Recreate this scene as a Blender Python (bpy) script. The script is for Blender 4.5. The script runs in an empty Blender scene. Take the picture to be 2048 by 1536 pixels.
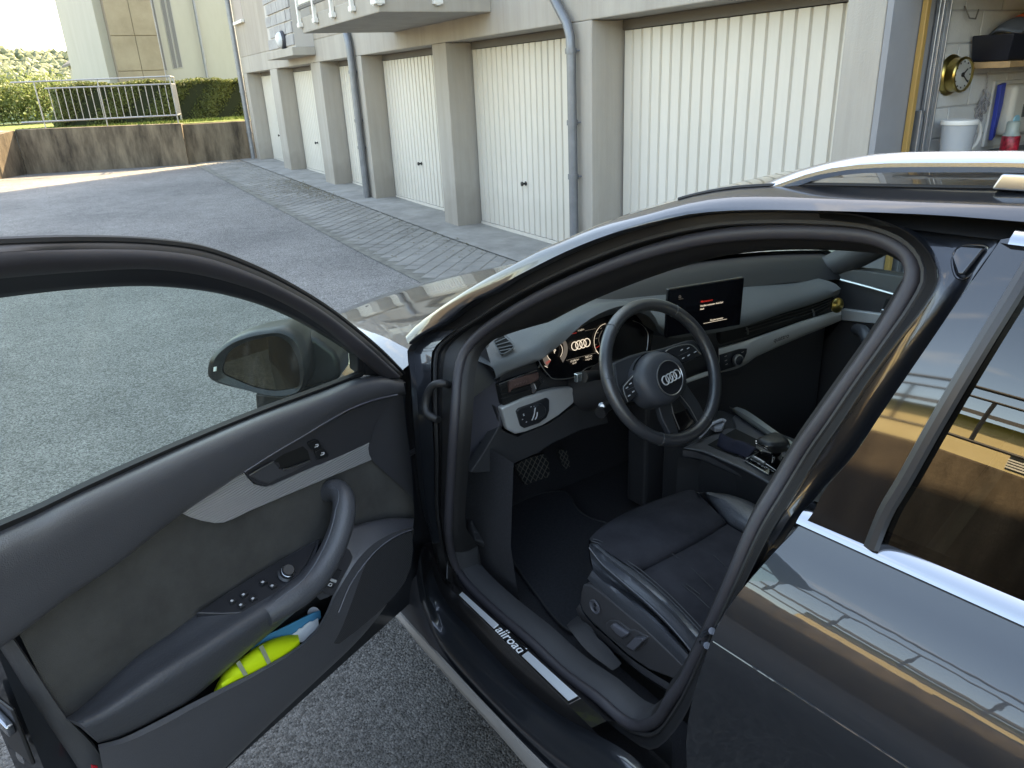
import bpy, bmesh, math, random
import numpy as np
from mathutils import Vector, Matrix
random.seed(7)
rng = np.random.default_rng(7)
S = bpy.context.scene
COL = S.collection

# ------------------------------------------------------------------ camera, light, exposure
F_PX, CX, CY = 1490.0, 1024.0, 768.0
CAM = np.array([0.0, 1.555, 1.54])
def _ray(p): return np.array([p[0] - CX, p[1] - CY, F_PX])
_n = _ray((1197, 4430)); _n /= np.linalg.norm(_n)
_u = -_n
_a = _ray((-95, 211)); _a = _a - _n * _a.dot(_n); _a /= np.linalg.norm(_a)
ROT = np.stack([_a, np.cross(_u, _a), _u])          # camera axes (right, down, ahead) -> place axes

cd = bpy.data.cameras.new('camera'); cam = bpy.data.objects.new('camera', cd); COL.objects.link(cam)
cd.sensor_width = 36.0; cd.lens = F_PX / 2048 * 36; cd.clip_start = 0.02; cd.clip_end = 4000
cm = np.eye(4); cm[:3, 0] = ROT[:, 0]; cm[:3, 1] = -ROT[:, 1]; cm[:3, 2] = -ROT[:, 2]; cm[:3, 3] = CAM
cam.matrix_world = Matrix(cm.tolist())
S.camera = cam

SUN_AZ = math.radians(-70)      # direction towards the sun, counter-clockwise from +X
SUN_EL = math.radians(43)
W = bpy.data.worlds.new('World'); S.world = W; W.use_nodes = True
wn = W.node_tree; wn.nodes.clear()
out = wn.nodes.new('ShaderNodeOutputWorld'); bg = wn.nodes.new('ShaderNodeBackground')
sky = wn.nodes.new('ShaderNodeTexSky'); sky.sky_type = 'NISHITA'; sky.sun_disc = False
sky.sun_elevation = SUN_EL; sky.sun_rotation = math.pi / 2 - SUN_AZ
sky.air_density = 1.0; sky.dust_density = 1.0; sky.ozone_density = 4.0
# thin broken cloud, the same all round the dome
tc = wn.nodes.new('ShaderNodeTexCoord'); mp = wn.nodes.new('ShaderNodeMapping'); mp.inputs['Scale'].default_value = (1.2, 1.2, 3.2)
nz = wn.nodes.new('ShaderNodeTexNoise'); nz.inputs['Scale'].default_value = 2.1; nz.inputs['Detail'].default_value = 7; nz.inputs['Roughness'].default_value = .58
rp = wn.nodes.new('ShaderNodeValToRGB'); rp.color_ramp.elements[0].position = .60; rp.color_ramp.elements[1].position = .88
rp.color_ramp.elements[1].color = (.85, .85, .85, 1)
mx = wn.nodes.new('ShaderNodeMix'); mx.data_type = 'RGBA'; mx.inputs[7].default_value = (5.5, 5.6, 5.8, 1)
wn.links.new(tc.outputs['Generated'], mp.inputs[0]); wn.links.new(mp.outputs[0], nz.inputs['Vector']); wn.links.new(nz.outputs[0], rp.inputs[0])
wn.links.new(rp.outputs[0], mx.inputs[0]); wn.links.new(sky.outputs[0], mx.inputs[6]); wn.links.new(mx.outputs[2], bg.inputs['Color'])
bg.inputs['Strength'].default_value = 0.15
wn.links.new(bg.outputs[0], out.inputs['Surface'])

sl = bpy.data.lights.new('sun', 'SUN'); sun = bpy.data.objects.new('sun', sl); COL.objects.link(sun)
sl.energy = 2.6; sl.angle = math.radians(.53); sl.color = (1.0, .93, .82)
sd = Vector((math.cos(SUN_AZ) * math.cos(SUN_EL), math.sin(SUN_AZ) * math.cos(SUN_EL), math.sin(SUN_EL)))
sun.rotation_euler = (-sd).to_track_quat('-Z', 'Y').to_euler(); sun.location = (6, -20, 22)

S.render.engine = 'CYCLES'
S.view_settings.view_transform = 'Standard'; S.view_settings.look = 'None'
S.view_settings.gamma = 1.0; S.view_settings.use_curve_mapping = False
S.view_settings.exposure = 3.05
S.view_settings.use_white_balance = True; S.view_settings.white_balance_temperature = 10800
S.cycles.use_denoising = True
S.cycles.max_bounces = 10; S.cycles.diffuse_bounces = 5; S.cycles.glossy_bounces = 5
S.cycles.transmission_bounces = 8; S.cycles.transparent_max_bounces = 12
S.cycles.caustics_reflective = False; S.cycles.caustics_refractive = False
S.cycles.sample_clamp_indirect = 8.0

# ------------------------------------------------------------------ measuring helpers
def ray(p): return ROT @ _ray(p)
def atX(p, X): v = ray(p); return CAM + v * ((X - CAM[0]) / v[0])
def atY(p, Y): v = ray(p); return CAM + v * ((Y - CAM[1]) / v[1])
def atZ(p, Z): v = ray(p); return CAM + v * ((Z - CAM[2]) / v[2])
def atP(p, o, n):
    v = ray(p); o = np.asarray(o, float); n = np.asarray(n, float)
    return CAM + v * ((o - CAM).dot(n) / v.dot(n))
# body side of the car: half width as a function of height
PR = [(.10, .90), (.2, .935), (.3, .932), (.38, .920), (.6, .918), (.78, .925), (.85, .926), (.90, .919), (.95, .904), (1.0, .881), (1.05, .852),
      (1.075, .841), (1.13, .827), (1.19, .809), (1.28, .776), (1.36, .734), (1.395, .702), (1.425, .645), (1.44, .52), (1.446, 0)]
_z0, _y0 = map(np.array, zip(*PR)); _g = np.gradient(_y0, _z0); _zs, _ys = [], []
for _i in range(len(_z0) - 1):
    _h = _z0[_i + 1] - _z0[_i]; _t = np.linspace(0, 1, 13)[:-1]
    _zs += list(_z0[_i] + _h * _t); _ys += list((2 * _t ** 3 - 3 * _t ** 2 + 1) * _y0[_i] + (_t ** 3 - 2 * _t ** 2 + _t) * _h * _g[_i] + (-2 * _t ** 3 + 3 * _t ** 2) * _y0[_i + 1] + (_t ** 3 - _t ** 2) * _h * _g[_i + 1])
_zs = np.array(_zs + [_z0[-1]]); _ys = np.array(_ys + [_y0[-1]])
def Ys(z): return np.interp(z, _zs, _ys)
HINGE = np.array([1.45, .88]); TH = math.radians(67); _ct, _st = math.cos(TH), math.sin(TH)
def closed(P):
    q = np.array(P, float); x, y = q[0] - HINGE[0], q[1] - HINGE[1]
    q[0] = HINGE[0] + _ct * x - _st * y; q[1] = HINGE[1] + _st * x + _ct * y; return q
def opened(P):
    q = np.array(P, float); x, y = q[0] - HINGE[0], q[1] - HINGE[1]
    q[0] = HINGE[0] + _ct * x + _st * y; q[1] = HINGE[1] - _st * x + _ct * y; return q
_T = np.linspace(.3, 3.2, 4001)
def _cross(P, g, up):
    k = np.where((g[:-1] < 0) & (g[1:] >= 0))[0] if up else np.where((g[:-1] > 0) & (g[1:] <= 0))[0]
    if not len(k): return P[np.argmin(np.abs(g))]
    i = k[-1] if up else k[0]; f = g[i] / (g[i] - g[i + 1]); return P[i] + (P[i + 1] - P[i]) * f
def side(p, ins):                      # point of the closed body side, 'ins' metres inside its skin
    v = ray(p); v = v / np.linalg.norm(v); P = CAM + v * _T[:, None]
    return _cross(P, P[:, 1] - (Ys(P[:, 2]) - ins), False)
def door(p, ins):                      # the same on the open door, given in closed-door axes
    c0 = closed(CAM); v = ray(p); v = closed(CAM + v) - c0; v = v / np.linalg.norm(v); P = c0 + v * _T[:, None]
    return _cross(P, P[:, 1] - (Ys(P[:, 2]) - ins), True)
def doorX(p, X):
    c0 = closed(CAM); v = closed(CAM + ray(p)) - c0; return c0 + v * ((X - c0[0]) / v[0])
def doorP(p, o, n):
    c0 = closed(CAM); v = closed(CAM + ray(p)) - c0; o = np.asarray(o, float); n = np.asarray(n, float)
    return c0 + v * ((o - c0).dot(n) / v.dot(n))
def crop(x0, y0, s): return lambda *pts: [(x0 + q[0] / s, y0 + q[1] / s) + tuple(q[2:]) for q in pts]
cA = crop(0, 1011, 2.926); cB = crop(350, 850, 4.096); cC = crop(0, 450, 2.926); cD = crop(650, 450, 2.926); cE = crop(1348, 450, 2.926)
cG = crop(650, 1011, 2.926); cH = crop(1348, 1011, 2.926); cI = crop(930, 560, 5.12); cJ = crop(1280, 500, 3.7236); cK = crop(1750, 0, 5.12)
cM = crop(1300, 200, 2.738); cN = crop(1350, 900, 4.544); cO = crop(750, 600, 6.827); cQ = crop(0, 0, 2.926); cQ2 = crop(650, 0, 2.926); cT = crop(1348, 0, 2.926)

# ------------------------------------------------------------------ materials
MATS = {}
def mat(name, col, rough=.6, metal=0.0, coat=0.0, spec=.5, bump=0.0, bscale=200.0, var=0.0, vscale=4.0, ior=1.5, emit=None, estr=1.0, coatr=.03, obj=True, detail=4):
    if name in MATS: return MATS[name]
    m = bpy.data.materials.new(name); m.use_nodes = True; nt = m.node_tree; b = nt.nodes['Principled BSDF']
    b.inputs['Base Color'].default_value = (*col, 1); b.inputs['Roughness'].default_value = rough; b.inputs['Metallic'].default_value = metal
    b.inputs['Coat Weight'].default_value = coat; b.inputs['Coat Roughness'].default_value = coatr; b.inputs['Specular IOR Level'].default_value = spec; b.inputs['IOR'].default_value = ior
    if emit: b.inputs['Emission Color'].default_value = (*emit, 1); b.inputs['Emission Strength'].default_value = estr
    tcn = nt.nodes.new('ShaderNodeTexCoord')
    if var:
        n = nt.nodes.new('ShaderNodeTexNoise'); n.inputs['Scale'].default_value = vscale; n.inputs['Detail'].default_value = 8; n.inputs['Roughness'].default_value = .65
        nt.links.new(tcn.outputs['Object'], n.inputs['Vector'])
        r = nt.nodes.new('ShaderNodeValToRGB'); e = r.color_ramp.elements
        e[0].position = .3; e[1].position = .72
        e[0].color = (*[max(0, c * (1 - var)) for c in col], 1); e[1].color = (*[c * (1 + var) for c in col], 1)
        nt.links.new(n.outputs[0], r.inputs[0]); nt.links.new(r.outputs[0], b.inputs['Base Color'])
    if bump:
        n = nt.nodes.new('ShaderNodeTexNoise'); n.inputs['Scale'].default_value = bscale; n.inputs['Detail'].default_value = detail
        nt.links.new(tcn.outputs['Object'], n.inputs['Vector'])
        bn = nt.nodes.new('ShaderNodeBump'); bn.inputs['Strength'].default_value = bump; bn.inputs['Distance'].default_value = .002
        nt.links.new(n.outputs[0], bn.inputs['Height']); nt.links.new(bn.outputs[0], b.inputs['Normal'])
    MATS[name] = m; return m

# ------------------------------------------------------------------ mesh helpers
class MB:
    def __init__(s): s.v = []; s.f = []; s.m = []; s.mi = 0
    def add(s, v, f):
        o = len(s.v); s.v += [tuple(map(float, p)) for p in v]; s.f += [tuple(i + o for i in q) for q in f]; s.m += [s.mi] * len(f); return s
    def box(s, lo, hi, fr=None):
        (a, b, c), (d, e, g) = lo, hi
        P = [(a, b, c), (d, b, c), (d, e, c), (a, e, c), (a, b, g), (d, b, g), (d, e, g), (a, e, g)]
        if fr: P = [fr(p) for p in P]
        return s.add(P, [(3, 2, 1, 0), (4, 5, 6, 7), (0, 1, 5, 4), (1, 2, 6, 5), (2, 3, 7, 6), (3, 0, 4, 7)])
    def tube(s, path, r, n=10, closed_=False, cap=True, flat=None):
        P = [np.asarray(p, float) for p in path]; N = len(P); R = r if hasattr(r, '__len__') else [r] * N; rings = []
        up = None
        for i in range(N):
            t = P[(i + 1) % N] - P[i - 1] if closed_ else P[min(i + 1, N - 1)] - P[max(i - 1, 0)]
            t = t / (np.linalg.norm(t) + 1e-12)
            if up is None:
                up = np.cross(t, (0, 0, 1.0)) if abs(t[2]) < .9 else np.cross(t, (1.0, 0, 0))
            up = up - t * up.dot(t); up /= np.linalg.norm(up) + 1e-12; w = np.cross(t, up)
            rings.append([P[i] + R[i] * (math.cos(2 * math.pi * k / n) * up + math.sin(2 * math.pi * k / n) * w) for k in range(n)])
        v = [q for g in rings for q in g]; f = []
        for i in range(N if closed_ else N - 1):
            j = (i + 1) % N
            for k in range(n): f.append((i * n + k, i * n + (k + 1) % n, j * n + (k + 1) % n, j * n + k))
        if cap and not closed_: f.append(tuple(range(n))[::-1]); f.append(tuple((N - 1) * n + k for k in range(n)))
        return s.add(v, f)
    def grid(s, rows, closed_=False):
        n = len(rows[0]); f = []
        for i in range(len(rows) - 1):
            for k in range(n if closed_ else n - 1):
                k2 = (k + 1) % n; f.append((i * n + k, i * n + k2, (i + 1) * n + k2, (i + 1) * n + k))
        return s.add([p for r in rows for p in r], f)
    def poly(s, pts): return s.add(pts, [tuple(range(len(pts)))])
    def prism(s, pts, off):
        off = np.asarray(off, float); n = len(pts); P = [np.asarray(p, float) for p in pts]
        return s.add(P + [p + off for p in P], [tuple(range(n)), tuple(range(2 * n - 1, n - 1, -1))] + [(i, i + n, (i + 1) % n + n, (i + 1) % n) for i in range(n)])
    def lathe(s, o, axis, prof, n=24):      # prof: (radius, height along axis)
        ax = np.asarray(axis, float); ax /= np.linalg.norm(ax); u = np.cross(ax, (0, 0, 1)) if abs(ax[2]) < .9 else np.cross(ax, (1, 0, 0)); u /= np.linalg.norm(u); w = np.cross(ax, u)
        rows = [[np.asarray(o) + ax * h + r * (math.cos(2 * math.pi * k / n) * u + math.sin(2 * math.pi * k / n) * w) for k in range(n)] for r, h in prof]
        s.grid(rows, True); m = len(s.v)
        if prof[0][0] > 1e-6: s.f.append(tuple(m - len(prof) * n + k for k in range(n))[::-1]); s.m.append(s.mi)
        if prof[-1][0] > 1e-6: s.f.append(tuple(m - n + k for k in range(n))); s.m.append(s.mi)
        return s
    def build(s, name, m, parent=None, smooth=True, bevel=0, seg=2, fix=True, angle=40, sub=0, kind=None, solid=0):
        me = bpy.data.meshes.new(name); me.from_pydata(s.v, [], s.f); ml = m if isinstance(m, (list, tuple)) else [m]
        for q in ml: me.materials.append(q)
        if len(ml) > 1: me.polygons.foreach_set('material_index', s.m)
        if fix:
            bm = bmesh.new(); bm.from_mesh(me); bmesh.ops.remove_doubles(bm, verts=bm.verts, dist=1e-5); bmesh.ops.recalc_face_normals(bm, faces=bm.faces); bm.to_mesh(me); bm.free()
        if smooth:
            me.polygons.foreach_set('use_smooth', [True] * len(me.polygons))
            if not sub and not bevel: me.set_sharp_from_angle(angle=math.radians(angle))
        o = bpy.data.objects.new(name, me); COL.objects.link(o)
        if parent:
            o.parent = parent
            if parent.type == 'EMPTY': o.matrix_parent_inverse = Matrix.Translation(-parent.location)
        if solid: q = o.modifiers.new('s', 'SOLIDIFY'); q.thickness = solid; q.offset = -1
        if bevel:
            q = o.modifiers.new('b', 'BEVEL'); q.width = bevel; q.segments = seg; q.limit_method = 'ANGLE'; q.angle_limit = math.radians(35); q.use_clamp_overlap = True
            if smooth: q2 = o.modifiers.new('w', 'WEIGHTED_NORMAL'); q2.keep_sharp = True
        if sub: q = o.modifiers.new('ss', 'SUBSURF'); q.levels = sub; q.render_levels = sub
        if kind: o['kind'] = kind
        return o
def tag(o, label, cat=None, group=None):
    o['label'] = label
    if cat: o['category'] = cat
    if group: o['group'] = group
    return o
def thing(name, label, cat, loc=(0, 0, 0), group=None):
    o = bpy.data.objects.new(name, None); COL.objects.link(o); o.location = tuple(float(x) for x in loc); o.empty_display_size = .1
    return tag(o, label, cat, group)
def dup(o, parent=None, off=None):
    c = o.copy(); COL.objects.link(c)
    if parent is not None: c.parent = parent
    for ch in list(o.children): dup(ch, c)
    return c

def resample(pts, n, closed_=False, smooth=True):
    P = np.array([np.asarray(p, float) for p in pts]); m = len(P)
    if m == 2 or not smooth:
        L = np.r_[0, np.cumsum(np.linalg.norm(np.diff(P, axis=0), axis=1))]; t = np.linspace(0, L[-1], n)
        return np.stack([np.interp(t, L, P[:, i]) for i in range(P.shape[1])], 1)
    Q = np.vstack([P[-1:], P, P[:2]]) if closed_ else np.vstack([2 * P[:1] - P[1:2], P, 2 * P[-1:] - P[-2:-1]])
    segs = m if closed_ else m - 1; K = 12; o = []
    for i in range(segs):
        p0, p1, p2, p3 = Q[i:i + 4]
        d1, d2, d3 = [max(np.linalg.norm(b_ - a_), 1e-9) ** .5 for a_, b_ in ((p0, p1), (p1, p2), (p2, p3))]
        m1 = (p2 - p1) + d2 * ((p1 - p0) / d1 - (p2 - p0) / (d1 + d2)); m2 = (p2 - p1) + d2 * ((p3 - p2) / d3 - (p3 - p1) / (d2 + d3))
        for k in range(K):
            t = k / K; t2, t3 = t * t, t ** 3
            o.append((2 * t3 - 3 * t2 + 1) * p1 + (t3 - 2 * t2 + t) * m1 + (-2 * t3 + 3 * t2) * p2 + (t3 - t2) * m2)
    o.append(P[0] if closed_ else P[-1]); o = np.array(o)
    L = np.r_[0, np.cumsum(np.linalg.norm(np.diff(o[:, :3], axis=0), axis=1))]; t = np.linspace(0, L[-1], n + 1)[:-1] if closed_ else np.linspace(0, L[-1], n)
    return np.stack([np.interp(t, L, o[:, i]) for i in range(o.shape[1])], 1)
def loft(rows, n=40, m=4, smooth_rows=True, mb=None, sharp_cols=False):
    """rows: 3D polylines; smooth sheet through them"""
    R = [resample(r, n, smooth=not sharp_cols) for r in rows]
    if m > 1:
        cols = [resample([r[i] for r in R], (len(R) - 1) * m + 1, smooth=smooth_rows and len(R) > 2) for i in range(n)]
        R = [[c[j] for c in cols] for j in range(len(cols[0]))]
    return (mb or MB()).grid([list(map(np.array, r)) for r in R])
def pxrow(a, b, t): return a * (1 - t) + b * t
def band(a, b, prof, fn, n=48, mb=None, m=1, post=None, fa=None):
    """sheet between two traced picture lines; prof = [(t, inset)]"""
    A, B = resample(a, n), resample(b, n); rows = []
    for t, ins in prof:
        r = [fn(q[:2], ins) for q in pxrow(A[:, :2], B[:, :2], t)]
        rows.append([post(p) for p in r] if post else r)
    if m > 1: return loft(rows, n, m, mb=mb)
    return (mb or MB()).grid(rows)
# ================================================================== SETTING
def gz(x): return float(np.clip((x - 7) * .0125, 0, .17))
fa = math.radians(-5.43); FD = np.array([math.cos(fa), math.sin(fa), 0]); ND = np.array([math.sin(fa), -math.cos(fa), 0]); PF = np.array([7.44, -2.85, 0])
def ff(p): s, k, z = p; return PF + FD * s + ND * k + np.array([0, 0, z])
def fac(p, k=0.0):
    P = atP(p, PF + ND * k, ND); return float((P - PF).dot(FD)), float(P[2])

def asphalt_mat():
    m = bpy.data.materials.new('asphalt'); m.use_nodes = True; nt = m.node_tree; b = nt.nodes['Principled BSDF']; L = nt.links.new
    t = nt.nodes.new('ShaderNodeTexCoord')
    def noise(sc, det=6, ro=.6):
        n = nt.nodes.new('ShaderNodeTexNoise'); n.inputs['Scale'].default_value = sc; n.inputs['Detail'].default_value = det; n.inputs['Roughness'].default_value = ro; L(t.outputs['Object'], n.inputs['Vector']); return n
    def ramp(src, a, c0, bb, c1):
        r = nt.nodes.new('ShaderNodeValToRGB'); e = r.color_ramp.elements; e[0].position = a; e[1].position = bb; e[0].color = (*c0, 1); e[1].color = (*c1, 1); L(src, r.inputs[0]); return r
    def mix(a, c, mode, f=1.0):
        x = nt.nodes.new('ShaderNodeMix'); x.data_type = 'RGBA'; x.blend_type = mode; x.inputs[0].default_value = f; L(a, x.inputs[6]); L(c, x.inputs[7]); return x.outputs[2]
    vo = nt.nodes.new('ShaderNodeTexVoronoi'); vo.inputs['Scale'].default_value = 150; L(t.outputs['Object'], vo.inputs['Vector'])
    bw = nt.nodes.new('ShaderNodeRGBToBW'); L(vo.outputs['Color'], bw.inputs[0])
    stones = ramp(bw.outputs[0], .2, (.115, .112, .107), .95, (.43, .42, .405))
    big = ramp(noise(.55, 7).outputs[0], .32, (.72, .72, .72), .7, (1.15, 1.14, 1.12))
    mid = ramp(noise(5, 8, .7).outputs[0], .3, (.80, .80, .80), .7, (1.1, 1.1, 1.1))
    c = mix(stones.outputs[0], big.outputs[0], 'MULTIPLY'); c = mix(c, mid.outputs[0], 'MULTIPLY')
    # hairline cracks and shade around the car and open door painted as darker ground
    vc = nt.nodes.new('ShaderNodeTexVoronoi'); vc.feature = 'DISTANCE_TO_EDGE'; vc.inputs['Scale'].default_value = .42
    wob = nt.nodes.new('ShaderNodeMix'); wob.data_type = 'RGBA'; wob.inputs[0].default_value = .12; L(t.outputs['Object'], wob.inputs[6]); L(noise(1.7, 6).outputs['Color'], wob.inputs[7]); L(wob.outputs[2], vc.inputs['Vector'])
    ck_ = ramp(vc.outputs['Distance'], .0015, (.6, .59, .57), .004, (1, 1, 1)); c = mix(c, ck_.outputs[0], 'MULTIPLY', .4)
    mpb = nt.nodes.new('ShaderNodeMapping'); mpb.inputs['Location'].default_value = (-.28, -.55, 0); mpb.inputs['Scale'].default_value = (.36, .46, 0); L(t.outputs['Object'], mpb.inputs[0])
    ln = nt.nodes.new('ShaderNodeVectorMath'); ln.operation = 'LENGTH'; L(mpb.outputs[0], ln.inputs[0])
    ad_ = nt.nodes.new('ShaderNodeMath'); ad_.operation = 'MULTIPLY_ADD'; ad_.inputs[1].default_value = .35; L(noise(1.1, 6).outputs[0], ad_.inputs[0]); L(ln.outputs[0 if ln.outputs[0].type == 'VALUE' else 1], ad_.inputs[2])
    car_shade = ramp(ad_.outputs[0], .35, (.33, .32, .31), .95, (1, 1, 1)); c = mix(c, car_shade.outputs[0], 'MULTIPLY')
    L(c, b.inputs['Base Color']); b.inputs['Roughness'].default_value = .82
    h = nt.nodes.new('ShaderNodeMath'); h.operation = 'SUBTRACT'; h.inputs[0].default_value = 1.0; L(vo.outputs['Distance'], h.inputs[1])
    bn = nt.nodes.new('ShaderNodeBump'); bn.inputs['Strength'].default_value = .9; bn.inputs['Distance'].default_value = .006; L(h.outputs[0], bn.inputs['Height']); L(bn.outputs[0], b.inputs['Normal'])
    return m
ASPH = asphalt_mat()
xs = [-900, -200, -60, -20, -6, 0, 7, 9, 11, 13, 15, 17, 19, 20.6, 26, 40, 90, 300, 1500]; ys = [-1200, -300, -60, -20, -6, 0, 6, 20, 60, 300, 1200]
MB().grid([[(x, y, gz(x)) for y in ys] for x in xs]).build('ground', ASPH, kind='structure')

# ---- paved strip in front of the garages
def concrete_stain(name, c0, c1, sc=3.0, rough=.85, bump=.4, zst=0.35, bsc=60, dirt=0):
    m = bpy.data.materials.new(name); m.use_nodes = True; nt = m.node_tree; b = nt.nodes['Principled BSDF']; L = nt.links.new
    t = nt.nodes.new('ShaderNodeTexCoord'); mp_ = nt.nodes.new('ShaderNodeMapping'); mp_.inputs['Scale'].default_value = (1, 1, zst); L(t.outputs['Object'], mp_.inputs[0])
    n = nt.nodes.new('ShaderNodeTexNoise'); n.inputs['Scale'].default_value = sc; n.inputs['Detail'].default_value = 9; n.inputs['Roughness'].default_value = .68; L(mp_.outputs[0], n.inputs['Vector'])
    r = nt.nodes.new('ShaderNodeValToRGB'); e = r.color_ramp.elements; e[0].position = .34; e[1].position = .68; e[0].color = (*c0, 1); e[1].color = (*c1, 1); L(n.outputs[0], r.inputs[0]); L(r.outputs[0], b.inputs['Base Color'])
    b.inputs['Roughness'].default_value = rough
    if dirt:      # rain streaks and splash stains at the foot
        mps = nt.nodes.new('ShaderNodeMapping'); mps.inputs['Scale'].default_value = (7, 7, .35); L(t.outputs['Object'], mps.inputs[0])
        ns = nt.nodes.new('ShaderNodeTexNoise'); ns.inputs['Scale'].default_value = 1.0; ns.inputs['Detail'].default_value = 8; ns.inputs['Roughness'].default_value = .7; L(mps.outputs[0], ns.inputs['Vector'])
        rs = nt.nodes.new('ShaderNodeValToRGB'); es = rs.color_ramp.elements; es[0].position = .36; es[1].position = .56; es[0].color = (1 - .5 * dirt, 1 - .52 * dirt, 1 - .56 * dirt, 1); es[1].color = (1, 1, 1, 1); L(ns.outputs[0], rs.inputs[0])
        sx = nt.nodes.new('ShaderNodeSeparateXYZ'); L(t.outputs['Object'], sx.inputs[0]); nf = nt.nodes.new('ShaderNodeTexNoise'); nf.inputs['Scale'].default_value = 5; nf.inputs['Detail'].default_value = 7; L(t.outputs['Object'], nf.inputs['Vector'])
        ma = nt.nodes.new('ShaderNodeMath'); ma.operation = 'MULTIPLY_ADD'; ma.inputs[1].default_value = -.55; L(nf.outputs[0], ma.inputs[0]); L(sx.outputs['Z'], ma.inputs[2])
        rf_ = nt.nodes.new('ShaderNodeValToRGB'); ef = rf_.color_ramp.elements; ef[0].position = 0; ef[1].position = .22; ef[0].color = (1 - .75 * dirt, 1 - .78 * dirt, 1 - .82 * dirt, 1); ef[1].color = (1, 1, 1, 1); L(ma.outputs[0], rf_.inputs[0])
        m1 = nt.nodes.new('ShaderNodeMix'); m1.data_type = 'RGBA'; m1.blend_type = 'MULTIPLY'; m1.inputs[0].default_value = 1; L(r.outputs[0], m1.inputs[6]); L(rs.outputs[0], m1.inputs[7])
        m2 = nt.nodes.new('ShaderNodeMix'); m2.data_type = 'RGBA'; m2.blend_type = 'MULTIPLY'; m2.inputs[0].default_value = 1; L(m1.outputs[2], m2.inputs[6]); L(rf_.outputs[0], m2.inputs[7]); L(m2.outputs[2], b.inputs['Base Color'])
    n2 = nt.nodes.new('ShaderNodeTexNoise'); n2.inputs['Scale'].default_value = bsc; n2.inputs['Detail'].default_value = 6; L(t.outputs['Object'], n2.inputs['Vector'])
    bn = nt.nodes.new('ShaderNodeBump'); bn.inputs['Strength'].default_value = bump; bn.inputs['Distance'].default_value = .006; L(n2.outputs[0], bn.inputs['Height']); L(bn.outputs[0], b.inputs['Normal'])
    return m
PAV = concrete_stain('paver', (.20, .195, .18), (.32, .31, .285), 2.2, bump=.5)
PAVJ = mat('paver_joint', (.19, .185, .16), .95, var=.4, vscale=6)
CONC = concrete_stain('concrete_apron', (.22, .215, .20), (.36, .35, .33), 2.5)
pav = MB().grid([[ff((s, k, gz(ff((s, k, 0))[0]) + .006)) for k in (-1.37, -.36)] for s in np.linspace(-6, 11.6, 24)]).build('paving', PAVJ, kind='structure')
pl, pw, gap = .145, .145, .008
cells = []
ang = math.radians(45); ca, sa = math.cos(ang), math.sin(ang)
for i in range(-110, 150):
    for j in range(-75, 75):
        u0 = i * pl; v0 = j * pw
        s, k = u0 * ca - v0 * sa + 4, u0 * sa + v0 * ca - .8
        if -1.36 + .05 < k < -.38 and -2.6 < s < 11.4: cells.append((s, k))
def paver_shape(mb, s, k, rnd):
    z0 = gz(ff((s, k, 0))[0]) + .008; h = .001 + rnd.uniform(0, .003); a_, b_ = pl / 2 - gap / 2, pw / 2 - gap / 2
    P = []
    for q, zz in ((1.0, 0), (.93, h)):
        for du, dv in ((-a_, -b_), (a_, -b_), (a_, b_), (-a_, b_)):
            du, dv = du * q, dv * (1 - (1 - q) * 2)
            ss = s + du * ca - dv * sa; kk = k + du * sa + dv * ca
            kk = min(max(kk, -1.365), -.365); P.append(ff((ss, kk, z0 + zz)))
    return mb.add(P, [(4, 5, 6, 7), (0, 1, 5, 4), (1, 2, 6, 5), (2, 3, 7, 6), (3, 0, 4, 7)])
cells.sort(key=lambda c: np.linalg.norm(ff((c[0], c[1], 0)) - CAM))
R_ = random.Random(3); n_vis = 0; stuff = MB()
for s, k in cells:
    P = ff((s, k, 0)); v = ROT.T @ (P - CAM); x, y = CX + v[0] / v[2] * F_PX, CY + v[1] / v[2] * F_PX
    seen = y < 560 - max(0, (x - 700)) * .13 and x > 380 and x < 1110
    if seen and n_vis < 290:
        paver_shape(MB(), s, k, R_).build('paver', PAV, pav, smooth=False); n_vis += 1
    else: paver_shape(stuff, s, k, R_)
stuff.build('pavers_further', PAV, pav, smooth=False, kind='stuff')
MB().grid([[ff((s, k, gz(ff((s, k, 0))[0]) + .014)) for k in (-.36, .32)] for s in np.linspace(-6, 11.3, 24)]).build('concrete_apron', CONC, kind='structure')

# ---- garage building
PLAS = concrete_stain('pale_render', (.36, .325, .285), (.41, .375, .33), 2.0, .85, .35, bsc=120, dirt=.2)
PLAS2 = concrete_stain('beige_render', (.33, .29, .25), (.40, .355, .305), 2.0, .9, .5, bsc=160, dirt=.2)
DOORW = concrete_stain('white_door_paint', (.60, .565, .50), (.65, .61, .545), 1.3, .45, .05, dirt=.07)
DGREY = mat('dark_gap', (.13, .12, .11), .8)
ZINC = mat('zinc', (.20, .21, .225), .5, .6, var=.15, vscale=9)
BLACKP = mat('black_plastic', (.012, .012, .013), .45)
WHITEP = mat('white_paint', (.72, .70, .66), .5, var=.05)
OPEN = [(10.2, 8.02), (7.47, 5.18), (4.66, 3.2), (2.71, .36), (.01, -2.32), (-2.64, -4.93)]
HT = 1.945
b = thing('garage_building', 'long pale garage building with white doors and a balcony, shading the yard', 'building', ff((2, 0, 0)))
edges = [10.55] + [e for o in OPEN for e in o] + [-5.16]
for i in range(0, len(edges), 2):
    s1, s0 = edges[i], edges[i + 1]
    MB().box((s0, 0, -.05), (s1, .42, HT), ff).build('pillar', PLAS, b, smooth=False, bevel=.008)
MB().box((-5.16, .001, HT + .002), (10.55, .42, 2.262), ff).build('lintel', PLAS, b, smooth=False, bevel=.008)
wall = MB().box((-5.16, .003, 2.274), (10.55, 6, 7.4), ff); wall.box((-14, .003, HT + .33), (-5.163, 6, 7.4), ff); wall.box((-5.16, .012, 2.262), (10.55, .4, 2.276), ff)
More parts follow.
